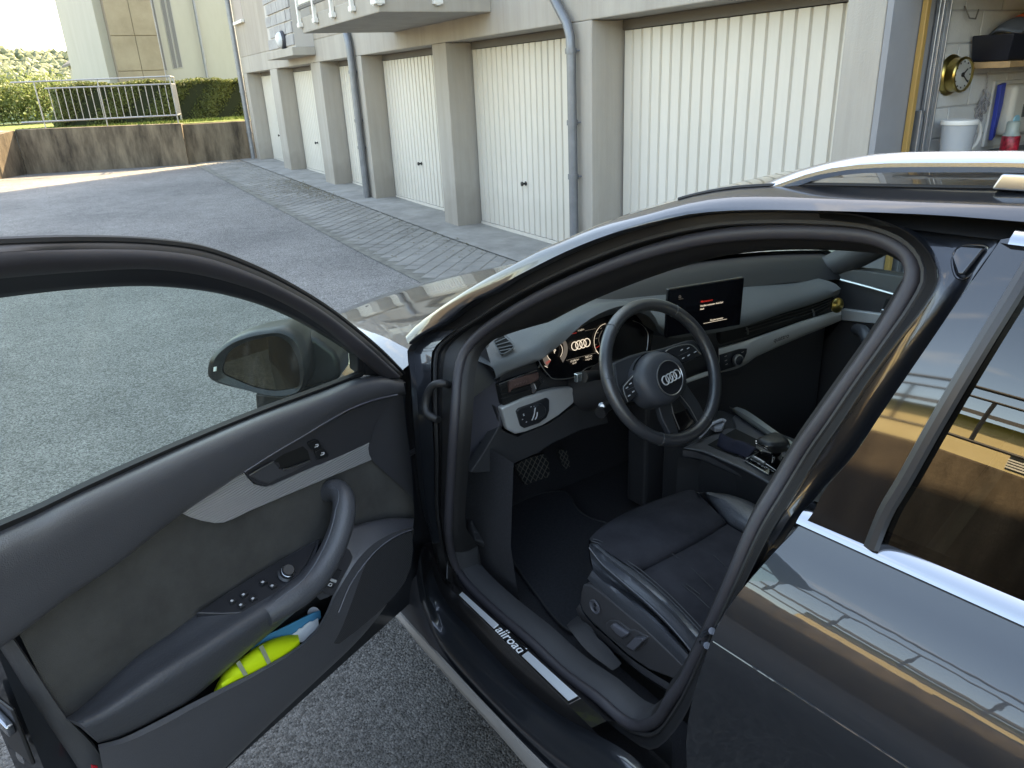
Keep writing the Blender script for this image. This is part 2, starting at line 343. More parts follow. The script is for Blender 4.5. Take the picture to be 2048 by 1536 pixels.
wall.box((-14, .003, -.05), (-8.2, .4, HT + .33), ff)
wall.box((10.47, .425, -.05), (10.55, 6, 2.27), ff); wall.box((-5.0, 5.9, -.05), (10.46, 6, 2.27), ff)
wall.build('upper_wall', PLAS2, b, smooth=False)
roof_ = MB().box((-14.3, -.1, 7.41), (10.6, 6.3, 7.5), ff).build('roof', ZINC, b, smooth=False)
def garage_door(s1, s0, handle=True):
    g = MB(); g.box((s0 + .001, .385, -.02), (s1 - .001, .42, HT), ff); d = g.build('garage_door', DGREY, b, smooth=False)
    n = max(8, int(round((s1 - s0) / .112))); prof = []
    for i in range(n):
        a = s0 + .02 + (s1 - s0 - .04) * i / n; w = (s1 - s0 - .04) / n
        prof += [(a, .318), (a + .012, .318), (a + .020, .300), (a + w - .008, .300)]
    zb = gz(ff(((s0 + s1) / 2, 0, 0))[0])
    MB().grid([[ff((s, k, z)) for s, k in prof] for z in (zb + .055, 1.865)]).build('door_panel', DOORW, d, smooth=False)
    MB().box((s0 + .02, .292, zb + .012), (s1 - .02, .32, zb + .05), ff).build('bottom_rail', DOORW, d, smooth=False, bevel=.004)
    MB().box((s0, .30, 1.872), (s1, .33, HT), ff).build('door_frame', DGREY, d, smooth=False)
    if handle:
        m = (s0 + s1) / 2 + .1; zc = zb + .56
        h = MB(); h.lathe(ff((m, .299, zc)), -ND, [(.022, 0), (.022, .006), (.010, .010), (.010, .035), (.022, .038), (.023, .052), (.014, .056)], 14)
        h.build('handle', BLACKP, d)
for i, o in enumerate(OPEN): garage_door(*o, handle=(i != 2))
# the stone facing beside the balcony and the ledge below it
(pl0, _), (pr0, pz1) = fac((537, 86), -.3), fac((590, 92), -.3)
pz0 = fac((597, 110), -.3)[1]; STONE = concrete_stain('grey_stone', (.27, .26, .26), (.42, .41, .40), 5, zst=1)
pier = MB().box((pr0, -.29, pz1 - .01), (pl0, .004, 5.2), ff).build('stone_facing', mat('mortar', (.50, .47, .44), .9), b, smooth=False)
z = pz1 + .02; row = 0; rr = random.Random(5)
while z < 3.6:
    s = pl0 - .01 - (.18 if row % 2 else 0)
    while s > pr0 + .05:
        w = rr.uniform(.26, .42); s2 = max(pr0 + .012, s - w)
        MB().box((s2, -.305 - rr.uniform(0, .012), z), (s - .016, -.285, z + .155), ff).build('stone', STONE, pier, smooth=False, bevel=.006)
        s = s2
    z += .175; row += 1
MB().box((pr0 - .03, -.36, pz0), (pl0 + .03, .002, pz1 - .012), ff).build('ledge', PLAS, b, smooth=False, bevel=.01)
lp = MB(); ls, lz = fac((556, 80), -.40); lp.lathe(ff((ls, -.30, lz)), -ND, [(.13, 0), (.14, .03), (.13, .06), (.125, .065)], 20)
lo = lp.build('wall_lamp', mat('dark_lamp_rim', (.05, .05, .06), .4), b)
MB().lathe(ff((ls, -.366, lz)), -ND, [(.118, 0), (.11, .03), (.07, .06), (0, .07)], 20).build('lamp_glass', mat('frosted_glass', (.62, .64, .66), .25), lo)
# small window high up at the far end
wz0 = 2.95; w = MB().box((9.62, -.002, wz0), (10.33, .004, 4.2), ff).build('window', mat('shutter_grey', (.33, .28, .25), .7), b, smooth=False)
MB().box((9.56, -.07, wz0 - .06), (10.40, .0, wz0 - .002), ff).build('sill', WHITEP, w, smooth=False, bevel=.008)
# balcony
bal = MB().box((-1.04, -1.1, 2.14), (1.43, .001, 2.30), ff).build('balcony', PLAS, b, smooth=False, bevel=.01)
for s in np.linspace(-1.02, 1.40, 5):
    MB().box((s - .02, -1.145, 2.19), (s + .02, -1.105, 3.2), ff).box((s - .045, -1.15, 2.20), (s + .045, -1.101, 2.245), ff).build('railing_post', WHITEP, bal, smooth=False, bevel=.005)
for k in (-1.1, -.55):
    MB().box((-1.085, k - .02, 2.19), (-1.045, k + .02, 3.2), ff).box((-1.09, k - .045, 2.20), (-1.041, k + .045, 2.245), ff).build('railing_post', WHITEP, bal, smooth=False, bevel=.005)
pan = mat('stained_white_panel', (.62, .60, .52), .55, var=.12, vscale=7)
for s0_, s1_ in zip(np.linspace(-1.02, 1.40, 5)[:-1], np.linspace(-1.02, 1.40, 5)[1:]):
    MB().box((s0_ + .05, -1.13, 2.42), (s1_ - .05, -1.118, 3.05), ff).build('railing_panel', pan, bal, smooth=False)
    MB().box((s0_ + .02, -1.134, 2.375), (s1_ - .02, -1.112, 2.405), ff).build('railing_bar', DGREY, bal, smooth=False)
# downpipes
def pipe(pts, r, name='downpipe'):
    P = resample([ff(p) for p in pts], 26); o = MB().tube(P, r, 12).build(name, ZINC, b)
    for z in (.75, 1.15, 1.72):
        q = min(P, key=lambda p: abs(p[2] - z)); m = MB().tube([q - np.array([0, 0, .02]), q + np.array([0, 0, .02])], r + .008, 12); m.tube([q, q + ND * .09 - FD * .05], .006, 6); m.build('pipe_bracket', ZINC, o)
    return o
pipe([(-2.12, -.06, 2.6), (-2.15, -.06, 2.22), (-2.28, -.06, 2.06), (-2.42, -.06, 1.90), (-2.44, -.06, 1.78), (-2.45, -.06, 1.2), (-2.46, -.06, .02)], .038)
pipe([(3.05, -.06, 2.27), (2.98, -.06, 2.15), (2.95, -.06, 2.0), (2.93, -.06, 1.2), (2.92, -.06, .03)], .05)
pipe([(10.6, -.06, 7.3), (10.6, -.06, 4), (10.6, -.06, 2), (10.6, -.06, 1), (10.6, -.06, .15)], .06)

# ---- the open garage on the right
BLK = concrete_stain('painted_block', (.54, .54, .535), (.64, .64, .63), 3.0, .7, .3, zst=1, bsc=90)
GW = mat('block_joint', (.42, .42, .43), .9)
SW = -5.20
iw = MB().box((SW, .0, -.02), (SW + .035, .40, 2.4), ff).build('reveal', mat('grey_render', (.25, .25, .26), .85, var=.06), b, smooth=False)
gi = MB().box((SW - .005, .402, -.02), (SW + .03, 5.5, 2.4), ff); gi.box((-8.2, 5.4, -.02), (SW, 5.5, 2.4), ff); gi.box((-8.25, .42, -.02), (-8.2, 5.5, 2.4), ff); gi.box((-8.2, .42, 2.3), (SW, 5.5, 2.39), ff)
gwall = gi.build('garage_room', GW, b, smooth=False)
z = .02; row = 0
while z < 2.1:
    k0 = .405; k = .405 + (.17 if row % 2 else .34)
    while k < 2.6:
        MB().box((SW - .011, k0 + .004, z + .004), (SW - .004, k - .004, z + .156), ff).build('block', BLK, gwall, smooth=False, bevel=.003, seg=1)
        k0 = k; k += .34
    z += .16; row += 1
MB().box((-8.0, .06, HT + .0), (SW - .01, .9, HT + .03), ff).build('raised_door', mat('dark_door_back', (.10, .10, .10), .6), b, smooth=False)
wd = mat('varnished_wood', (.42, .25, .08), .4)
o = MB().box((SW - .035, .215, 0), (SW - .005, .247, 2.3), ff).build('wood_strip', wd, b, smooth=False, bevel=.004)
tr = MB().box((SW - .03, .325, 0), (SW - .012, .395, 2.25), ff); tr.box((SW - .055, .325, 0), (SW - .03, .338, 2.25), ff); tr.box((SW - .055, .384, 0), (SW - .03, .395, 2.25), ff); tr.box((SW - .05, .275, 0), (SW - .012, .30, 1.3), ff)
tr.build('door_track', mat('galvanised', (.42, .44, .47), .35, .8, var=.15, vscale=12), b, smooth=False, bevel=.003)
def sidep(p, s=SW - .012):
    return atP(p, PF + FD * s, FD)
BRASS = mat('brass', (.50, .36, .12), .28, 1.0)
c = sidep((1905, 150), SW - .03); t = thing('wall_clock', 'round brass ship clock with a white dial on the garage wall', 'clock', c)
nrm = -FD
MB().lathe(c - nrm * .02, nrm, [(.100, 0), (.104, .010), (.094, .024), (.086, .028), (.085, .068), (.090, .076), (.086, .084), (.078, .085), (.078, .072), (0, .072)], 36).build('brass_case', BRASS, t)
MB().lathe(c - nrm * .02, nrm, [(0, .0735), (.0775, .0735)], 36).build('dial', mat('dial_white', (.72, .72, .68), .4), t, smooth=False)
h = MB(); cc = c + nrm * .056
zz = np.array([0, 0, 1.0]); yy = ND
for k in range(12):
    a = k * math.pi / 6; q = cc + .064 * (math.cos(a) * zz + math.sin(a) * yy); h.box((-.004, -.004, 0), (.004, .004, .001), lambda p, q=q: q + yy * p[0] + zz * p[1] + nrm * p[2])
for a, l in ((.9, .045), (2.2, .065)):
    e = cc + l * (math.cos(a) * zz + math.sin(a) * yy); h.tube([cc + nrm * .002, e + nrm * .002], .003, 5)
h.lathe(cc, nrm, [(.012, 0), (.012, .004)], 10)
h.build('clock_hands', BLACKP, t)
# shelf and what lies on it (room to the right of the clock)
def ks(p, s=SW - .012): P = sidep(p, s); return float((P - PF).dot(ND)), float(P[2])
k0, sz = ks((1940, 130), SW - .03)
sh = MB().box((SW - .24, k0, sz - .02), (SW - .012, 2.0, sz + .012), ff).build('shelf', mat('pine', (.45, .28, .14), .6, var=.15, vscale=15), smooth=False, bevel=.003)
tag(sh, 'narrow pine shelf fixed along the garage side wall', 'shelf')
kb0, _ = ks((2005, 90), SW - .20)
bx = MB(); P = []
for dz, q in ((.0, 0), (.13, .03)):
    P += [(SW - .22 - q, kb0 + .03 - q, sz + .014 + dz), (SW - .03, kb0 + .03 - q, sz + .014 + dz), (SW - .03, kb0 + .75, sz + .014 + dz), (SW - .22 - q, kb0 + .75, sz + .014 + dz)]
bx.add([ff(p) for p in P], [(0, 1, 2, 3), (4, 5, 1, 0), (5, 6, 2, 1), (6, 7, 3, 2), (7, 4, 0, 3), (4, 7, 6, 5)])
o = bx.build('storage_box', mat('black_box', (.010, .011, .018), .35), bevel=.008); tag(o, 'black plastic tapered box on the pine shelf', 'box')
tz = sz + .148
o = loft([[ff((SW - .20, kb0 + .15 + .1 * i, tz + q)) for i, q in enumerate((.0, .03, .04, .035, .045, .02))], [ff((SW - .11, kb0 + .1 + .11 * i, tz + q)) for i, q in enumerate((.02, .07, .085, .07, .09, .05))], [ff((SW - .03, kb0 + .15 + .1 * i, tz + q)) for i, q in enumerate((.0, .05, .07, .06, .07, .03))]], 20, 4).build('folded_cloth', mat('grey_blue_cloth', (.10, .12, .15), .9), solid=.01)
tag(o, 'folded grey blue cloth lying in the black box', 'cloth')
o = loft([[ff((SW - .19, kb0 + .3 + .1 * i, tz + .045 + q)) for i, q in enumerate((.0, .03, .04, .02))], [ff((SW - .11, kb0 + .28 + .11 * i, tz + .09 + q)) for i, q in enumerate((.0, .03, .035, .02))], [ff((SW - .05, kb0 + .3 + .1 * i, tz + .07 + q)) for i, q in enumerate((.0, .02, .02, .0))]], 16, 4).build('red_cloth', mat('orange_red_cloth', (.55, .09, .03), .8), solid=.008)
tag(o, 'orange red cloth on top of the folded grey cloth', 'cloth')
# bench top just above the car roof line, jug, can, meter board, tools, cable
kz = 1.045
bt = MB().box((SW - .62, .52, kz - .04), (SW - .03, 2.4, kz), ff); bt.box((SW - .6, .55, 0), (SW - .55, .6, kz - .04), ff); bt.box((SW - .6, 2.3, 0), (SW - .55, 2.35, kz - .04), ff); bt.box((SW - .08, .55, 0), (SW - .03, .6, kz - .04), ff)
tag(bt.build('workbench', mat('grey_bench', (.16, .16, .17), .6), smooth=False, bevel=.004), 'grey workbench against the garage side wall', 'bench')
CLEAR = mat('cloudy_plastic', (.60, .63, .66), .25, spec=.6)
_nt = CLEAR.node_tree; _tr = _nt.nodes.new('ShaderNodeBsdfTransparent'); _ms = _nt.nodes.new('ShaderNodeMixShader'); _ms.inputs[0].default_value = .45
_nt.links.new(_nt.nodes['Principled BSDF'].outputs[0], _ms.inputs[1]); _nt.links.new(_tr.outputs[0], _ms.inputs[2]); _nt.links.new(_ms.outputs[0], _nt.nodes['Material Output'].inputs['Surface'])
jc = atP((1912, 290), PF + FD * (SW - .16), FD); jc[2] = kz + .001
t = thing('water_jug', 'cloudy clear plastic jug with white lid on the bench', 'jug', jc)
MB().lathe(jc, (0, 0, 1), [(.070, 0), (.074, .01), (.085, .17), (.087, .175), (.082, .175), (.07, .02), (0, .02)], 28).build('jug_body', CLEAR, t)
MB().lathe(jc, (0, 0, 1), [(.090, .176), (.092, .182), (.088, .198), (.05, .203), (0, .204)], 28).build('lid', WHITEP, t)
MB().tube(resample([jc + ND * .08 + zz * .185 - FD * .01, jc + ND * .13 + zz * .182 - FD * .02, jc + ND * .165 + zz * .13 - FD * .02, jc + ND * .15 + zz * .07 - FD * .02, jc + ND * .09 + zz * .03 - FD * .01], 16), .011, 8).build('handle', WHITEP, t)
q = atP((2020, 285), PF + FD * (SW - .2), FD); q[2] = kz + .001
t = thing('red_can', 'red patterned tin with a clear lid at the bench edge', 'tin', q)
MB().lathe(q, (0, 0, 1), [(.045, 0), (.046, .004), (.046, .085), (.044, .088)], 24).build('tin_body', mat('red_print', (.45, .02, .04), .35, var=.9, vscale=30), t)
MB().lathe(q, (0, 0, 1), [(.044, .089), (.034, .11), (.034, .16), (.028, .166), (0, .168)], 24).build('tin_neck', mat('pale_green_plastic', (.35, .40, .36), .3), t)
MB().lathe(q + zz * .17 + ND * .01, -FD, [(0, 0), (.028, .002), (.028, .008), (0, .01)], 20).build('blue_disc', mat('pale_blue', (.25, .55, .65), .4), t)
def kbox(px0, px1, s, d): (a, z1), (c, z0) = ks(px0, s), ks(px1, s); return MB().box((s, a, z0), (s + d, c, z1), ff)
bd = MB().box((SW - .03, ks((1990, 170), SW - .03)[0], 1.06), (SW - .012, 2.2, 1.42), ff)
t = bd.build('meter_board', mat('white_board', (.62, .61, .58), .5), smooth=False, bevel=.006); tag(t, 'white meter board with rounded cover on the garage wall', 'board')
k1, z1 = ks((2010, 165), SW - .05)
mcv = MB().box((SW - .12, k1, 1.12), (SW - .031, k1 + .5, 1.40), ff).build('meter_cover', mat('cream_cover', (.60, .57, .50), .4), t, bevel=.03, seg=4)
MB().box((SW - .126, k1 + .10, 1.22), (SW - .121, k1 + .22, 1.29), ff).build('meter_window', mat('meter_glass', (.10, .11, .10), .1), mcv, smooth=False)
k2, z2 = ks((1992, 175), SW - .04)
o = MB().prism([ff((SW - .05, k2 + a, z)) for a, z in ((-.01, 1.40), (.035, 1.41), (.04, 1.30), (.02, 1.12), (.0, 1.10), (-.005, 1.25))], -FD * .025).build('tool_sheath', mat('blue_plastic', (.02, .05, .32), .4), bevel=.004)
tag(o, 'blue tool sheath with a red tip hanging by the meter board', 'tool')
k3, z3 = ks((1970, 195), SW - .03)
cb = MB(); rr = random.Random(9)
cb.tube([ff((SW - .02, k3, 1.47)), ff((SW - .025, k3 + .005, 1.40)), ff((SW - .03, k3, 1.34))], .003, 6)
for i in range(9):
    c0 = (k3 + rr.uniform(-.02, .02), 1.29 + rr.uniform(-.05, .05)); a1, a2 = rr.uniform(.02, .045), rr.uniform(.03, .06)
    cb.tube([ff((SW - .03 - .01 * math.sin(3 * t_), c0[0] + a1 * math.cos(t_), c0[1] + a2 * math.sin(t_))) for t_ in np.linspace(0, 6.0, 20)], .0035, 5)
tag(cb.build('cable_bundle', mat('cable_grey', (.30, .29, .30), .5, var=.6, vscale=40)), 'tangled grey cable bundle hanging on the white block wall', 'cable')
hk = MB().tube([ff((SW - .02, .50 + .05, 1.80)), ff((SW - .05, .56, 1.74)), ff((SW - .06, .60, 1.735)), ff((SW - .05, .63, 1.78))], .004, 6)
hk.build('wire_hook', DGREY, b)

# moss and leaf litter caught along the paving
def litter():
    g = MB(); R = random.Random(12)
    for _ in range(2600):
        s = R.choice((R.uniform(3.0, 6.2), R.uniform(-1.5, 11), R.gauss(4.6, .7))); k = -.36 - abs(R.gauss(0, .28)) if R.random() < .7 else R.uniform(-1.4, -.3)
        k = max(k, -1.5); c = ff((s, k, gz(ff((s, k, 0))[0]) + .016)); r = R.uniform(.006, .018); a = R.uniform(0, 6.28)
        g.add([c + np.array([r * math.cos(a + q), r * .7 * math.sin(a + q), R.uniform(0, .006)]) for q in (0, 1.6, 3.1, 4.7)], [(0, 1, 2, 3)])
    g.build('leaf_litter', mat('litter_brown', (.16, .13, .07), .95, var=.6, vscale=30), smooth=False, fix=False, kind='stuff')
litter()
# ---- far end of the yard
OLDC = concrete_stain('old_concrete', (.045, .034, .024), (.24, .19, .135), 3.6, .95, .8, zst=.25, bsc=35)
W0 = np.array([19.30, .63]); W1 = np.array([18.12, -2.39]); W2 = np.array([17.95, -4.3])
def wallseg(a, b_, z0, za, zb, th, mb):
    a, b_ = np.asarray(a), np.asarray(b_); dr = (b_ - a) / np.linalg.norm(b_ - a); nn = np.array([-dr[1], dr[0]]) * th
    P = [(*a, z0), (*b_, z0), (*(b_ + nn), z0), (*(a + nn), z0), (*a, za), (*b_, zb), (*(b_ + nn), zb), (*(a + nn), za)]
    return mb.add(P, [(3, 2, 1, 0), (4, 5, 6, 7), (0, 1, 5, 4), (1, 2, 6, 5), (2, 3, 7, 6), (3, 0, 4, 7)])
o = wallseg(W0, W1, -.1, 1.05, 1.0, .3, MB()).build('retaining_wall', OLDC, smooth=False, bevel=.012)
tag(o, 'brown weathered concrete retaining wall below the metal railing', 'wall')
o = wallseg(W1 + np.array([.14, .02]), W2 + np.array([.14, 0]), -.1, .97, .96, .3, MB()).build('retaining_wall', OLDC, smooth=False, bevel=.012)
tag(o, 'lighter set-back piece of concrete wall beside the garage corner', 'wall')
o = wallseg(np.array([15.4, 4.4]), W0, -.1, .40, 1.04, .25, MB()).build('ramp_wall', OLDC, smooth=False, bevel=.012)
tag(o, 'sunlit ramp wall sloping down at the left, striped by railing shadows', 'wall')
GRASS = mat('grass', (.11, .15, .035), .9, var=.4, vscale=5, bump=.5, bscale=60)
rampm = concrete_stain('brick_ramp', (.30, .23, .18), (.42, .34, .28), 4, zst=1)
MB().add([(*W0, 1.035), (15.4, 4.4, .39), (17, 12, .8), (30, 14, 1.2), (30, .9, 1.2), (19.8, .9, 1.04)], [(0, 5, 4, 3, 2, 1)]).build('ramp', rampm, kind='structure')
MB().grid([[(19.75, .95, 1.02), (18.4, -2.4, .985), (18.25, -4.6, .96), (18.2, -14, .96)], [(26, .95, 1.10), (26, -2.4, 1.08), (26, -4.6, 1.06), (26, -14, 1.06)], [(60, .95, 1.3), (60, -2.4, 1.3), (60, -4.6, 1.3), (60, -14, 1.3)]]).build('terrace', GRASS, kind='structure')
def grass_blades(n):
    g = MB(); R = random.Random(2)
    for _ in range(n):
        y = R.uniform(-4.4, .55); t = (y - W1[1]) / (W0[1] - W1[1]); x = (W1[0] + t * (W0[0] - W1[0]) if y > W1[1] else 18.2) + .30 + R.uniform(0, .75)
        h = R.uniform(.03, .075); a = R.uniform(0, 6.28); w = .008; z = 1.0
        g.add([(x - w * math.cos(a), y - w * math.sin(a), z), (x + w * math.cos(a), y + w * math.sin(a), z), (x + R.uniform(-.03, .03), y + R.uniform(-.03, .03), z + h)], [(0, 1, 2)])
    g.build('grass', mat('grass_blade', (.12, .17, .03), .8, var=.3, vscale=9), smooth=False, fix=False, kind='stuff')
grass_blades(4000)
def leaf_mat(name, c0, c1, tr=.35, vs=3.0):
    m = bpy.data.materials.new(name); m.use_nodes = True; nt = m.node_tree; b_ = nt.nodes['Principled BSDF']; L = nt.links.new
    t = nt.nodes.new('ShaderNodeTexCoord'); n = nt.nodes.new('ShaderNodeTexNoise'); n.inputs['Scale'].default_value = vs; n.inputs['Detail'].default_value = 6; L(t.outputs['Object'], n.inputs['Vector'])
    g = nt.nodes.new('ShaderNodeNewGeometry'); ad = nt.nodes.new('ShaderNodeMath'); ad.operation = 'ADD'
    mu = nt.nodes.new('ShaderNodeMath'); mu.operation = 'MULTIPLY'; mu.inputs[1].default_value = .4; L(g.outputs['Random Per Island'], mu.inputs[0]); L(n.outputs[0], ad.inputs[0]); L(mu.outputs[0], ad.inputs[1])
    r = nt.nodes.new('ShaderNodeValToRGB'); e = r.color_ramp.elements; e[0].position = .4; e[1].position = .9; e[0].color = (*c0, 1); e[1].color = (*c1, 1); L(ad.outputs[0], r.inputs[0])
    L(r.outputs[0], b_.inputs['Base Color']); b_.inputs['Roughness'].default_value = .6
    tl = nt.nodes.new('ShaderNodeBsdfTranslucent'); L(r.outputs[0], tl.inputs['Color']); ms = nt.nodes.new('ShaderNodeMixShader'); ms.inputs[0].default_value = tr
    L(b_.outputs[0], ms.inputs[1]); L(tl.outputs[0], ms.inputs[2]); L(ms.outputs[0], nt.nodes['Material Output'].inputs['Surface']); return m
def leaves(mb, P, N, size, R):
    n = len(P); ang_ = R.uniform(0, 2 * math.pi, n); N = N + R.normal(0, .55, (n, 3)); N /= np.linalg.norm(N, axis=1)[:, None]
    U = np.cross(N, R.normal(0, 1, (n, 3))); U /= np.linalg.norm(U, axis=1)[:, None]; V = np.cross(N, U); s = size * R.uniform(.6, 1.3, n)[:, None]
    q = np.stack([P - U * s, P + V * s * .55 + N * s * .15, P + U * s, P - V * s * .55 + N * s * .15], 1).reshape(-1, 3); o = len(mb.v)
    mb.v += [tuple(x) for x in q.tolist()]; mb.f += [(o + 4 * i, o + 4 * i + 1, o + 4 * i + 2, o + 4 * i + 3) for i in range(n)]; mb.m += [0] * n
HX0, HX1 = 19.55, 20.9
hd = thing('clipped_hedge', 'dense dark green clipped hedge with a sunlit top behind the railing', 'hedge', (20, -2, 1))
def hfront(y): return HX0 - .28 * (y + .3) * -.12
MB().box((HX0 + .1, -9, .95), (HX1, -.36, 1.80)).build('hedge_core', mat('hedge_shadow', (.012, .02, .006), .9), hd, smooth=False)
mb = MB()
def hz(x, y): return 1.86 + .03 * np.sin(y * 5) + .02 * np.sin(y * 13 + x * 7)
n = 26000; y = rng.uniform(-5.2, -.27, n); z = rng.uniform(.98, 1.86, n); P = np.stack([HX0 + .06 + .05 * np.sin(y * 6 + z * 5) + rng.uniform(0, .1, n), y, z], 1); leaves(mb, P, np.tile([-1.0, 0, .25], (n, 1)), .027, rng)
n = 12000; y = rng.uniform(-5.2, -.27, n); x = rng.uniform(HX0, HX1, n); P = np.stack([x, y, hz(x, y) + rng.uniform(-.05, .035, n)], 1); leaves(mb, P, np.tile([0, 0, 1.0], (n, 1)), .032, rng)
n = 4000; z = rng.uniform(.98, 1.86, n); x = rng.uniform(HX0, HX1, n); P = np.stack([x, -.33 + .06 * np.sin(z * 7) + rng.uniform(-.05, .05, n), z], 1); leaves(mb, P, np.tile([0, 1.0, .1], (n, 1)), .032, rng)
mb.build('foliage', leaf_mat('hedge_leaf', (.040, .055, .018), (.14, .17, .05), .35), hd, smooth=False, fix=False)
lh = thing('loose_hedge', 'loose pale green sunlit shrub hedge at the left edge', 'hedge', (24, 1.2, 1.1))
mb = MB(); n = 14000
cl = [(23.6 + rng.uniform(-.3, .5), y_, rng.uniform(1.35, 1.95)) for y_ in np.arange(-1.0, 3.6, .11)]
P = np.array([cl[i] for i in rng.integers(0, len(cl), n)]) + rng.normal(0, 1, (n, 3)) * np.array([.22, .16, .24]); P[:, 2] = np.clip(P[:, 2], 1.15, 2.32)
leaves(mb, P, rng.normal(0, 1, (n, 3)) + np.array([-.3, -.2, .6]), .045, rng)
mb.build('foliage', leaf_mat('shrub_leaf', (.09, .12, .035), (.22, .27, .09), .4), lh, smooth=False, fix=False)
mb = MB()
for i in range(26):
    y_ = -1 + i * .18; x_ = 23.6 + rng.uniform(-.2, .4); mb.tube([(x_, y_, 1.0), (x_ + rng.uniform(-.1, .1), y_ + rng.uniform(-.15, .15), 1.7)], .012, 5)
mb.build('stems', mat('bark', (.10, .08, .06), .9), lh)

# galvanised railing on the retaining wall
GALV = mat('galvanised_rail', (.30, .31, .32), .4, .6, var=.1, vscale=6)
wd2 = (W0 - W1) / np.linalg.norm(W0 - W1); RA = W1 + np.array([.12, .02])
def rp(t, z): return np.array([*(RA + wd2 * t), z])
rl = thing('metal_railing', 'galvanised metal railing with upright bars on top of the concrete wall', 'railing', rp(1.5, 1.0))
TL = 3.05
MB().tube([rp(-.02, 1.95), rp(TL, 1.955)], .017, 10).build('top_rail', GALV, rl)
MB().tube([rp(.0, 1.80), rp(2.45, 1.815)], .014, 8).build('middle_rail', GALV, rl)
MB().tube([rp(0, 1.17), rp(TL, 1.18)], .016, 8).build('bottom_rail', GALV, rl)
for i in range(18):
    t = .12 + i * .133; MB().tube([rp(t, 1.17), rp(t, 1.81)], .0075, 6).build('baluster', GALV, rl)
for t in (0.0, 1.42, 2.62): MB().tube([rp(t, .92), rp(t, 1.95)], .013, 8).build('post', GALV, rl)
e1 = np.array([.85, -.25]); ee = lambda t, z: np.array([*(RA + e1 * t), z])
for z, r in ((1.95, .022), (1.80, .014), (1.17, .016)): MB().tube([ee(0, z), ee(1.2, z)], r, 8).build('return_rail', GALV, rl)
for i in range(7): MB().tube([ee(.16 + i * .15, 1.17), ee(.16 + i * .15, 1.80)], .009, 6).build('baluster', GALV, rl)
MB().tube([ee(1.2, .92), ee(1.2, 1.95)], .022, 8).build('post', GALV, rl)

# pale building beyond the hedge
FX = 28.0
far = thing('far_building', 'tall cream building with stone panels and slit windows beyond the hedge', 'building', (FX, -4, 1.2))
CRM = concrete_stain('cream_render', (.34, .32, .27), (.39, .365, .315), 1.0, .85, .1)
STP = concrete_stain('sand_panel', (.21, .165, .115), (.28, .23, .165), 1.2, .85, .2, zst=1)
ZB = 1.0
MB().box((FX + .02, -4.36, ZB), (FX + 8, -2.98, 12)).build('stone_wing', mat('panel_joint', (.20, .16, .12), .9), far, smooth=False)
MB().box((FX + .35, -2.975, ZB), (FX + 9, -2.74, 12)).build('side_wall', CRM, far, smooth=False)
for i in range(7):
    for j in range(2):
        y0_, y1_ = (-4.355, -3.70) if j == 0 else (-3.685, -2.985)
        MB().box((FX - .012, y0_, 1.35 + i * 1.02), (FX + .02, y1_, 1.35 + i * 1.02 + 1.0)).build('stone_panel', STP, far, smooth=False, bevel=.006)
MB().box((FX + .5, -11, ZB), (FX + 9, -4.47, 12)).build('wall', CRM, far, smooth=False)
def slit(y0_, y1_, z0, z1):
    f = MB().box((FX + .485, y0_, z0), (FX + .51, y1_, z1)).build('window', mat('slit_frame', (.30, .29, .28), .6), far, smooth=False, bevel=.003)
    MB().box((FX + .478, y0_ + .025, z0 + .03), (FX + .486, y1_ - .02, z1 - .03)).build('pane', mat('slit_glass', (.12, .13, .14), .1), f, smooth=False)
for (a, b_) in (((308, 40), (331, 142)), ((328, 25), (352, 138)), ((340, 20), (362, 136))):
    p, q = atX(a, FX + .48), atX(b_, FX + .48); slit(q[1] - .075, q[1] + .075, q[2], 6.5 if a[0] > 310 else 5.2)
for a, r in (((313, 80), .09), ((401, 80), .045)):
    p = atX(a, FX + .38); MB().tube([(FX + .38, p[1], ZB), (FX + .38, p[1], 11.5)], r, 10).build('downpipe', ZINC, far)
sh_ = thing('small_house', 'small gabled house behind the left end of the hedge', 'house', (36, -3.2, 1.2))
p, q = atX((172, 117), 36.0), atX((217, 118), 36.0)
zr = max(p[2], 2.8)
MB().box((36, q[1], 1), (42, p[1], zr)).add([(36, p[1], zr), (36, q[1], zr), (36, q[1], zr + .55), (42, p[1], zr), (42, q[1], zr), (42, q[1], zr + .55)], [(0, 1, 2), (3, 5, 4), (0, 2, 5, 3), (1, 4, 5, 2)]).build('wall', CRM, sh_, smooth=False)
MB().prism([(35.8, p[1] + .25, zr - .12), (35.8, q[1] - .02, zr + .62), (42.2, q[1] - .02, zr + .62), (42.2, p[1] + .25, zr - .12)], (0, 0, .09)).build('roof', mat('dark_roof', (.10, .09, .08), .8), sh_, smooth=False)
o = MB().box((33, -3.2, 1.0), (33.3, -2.9, 2.2))
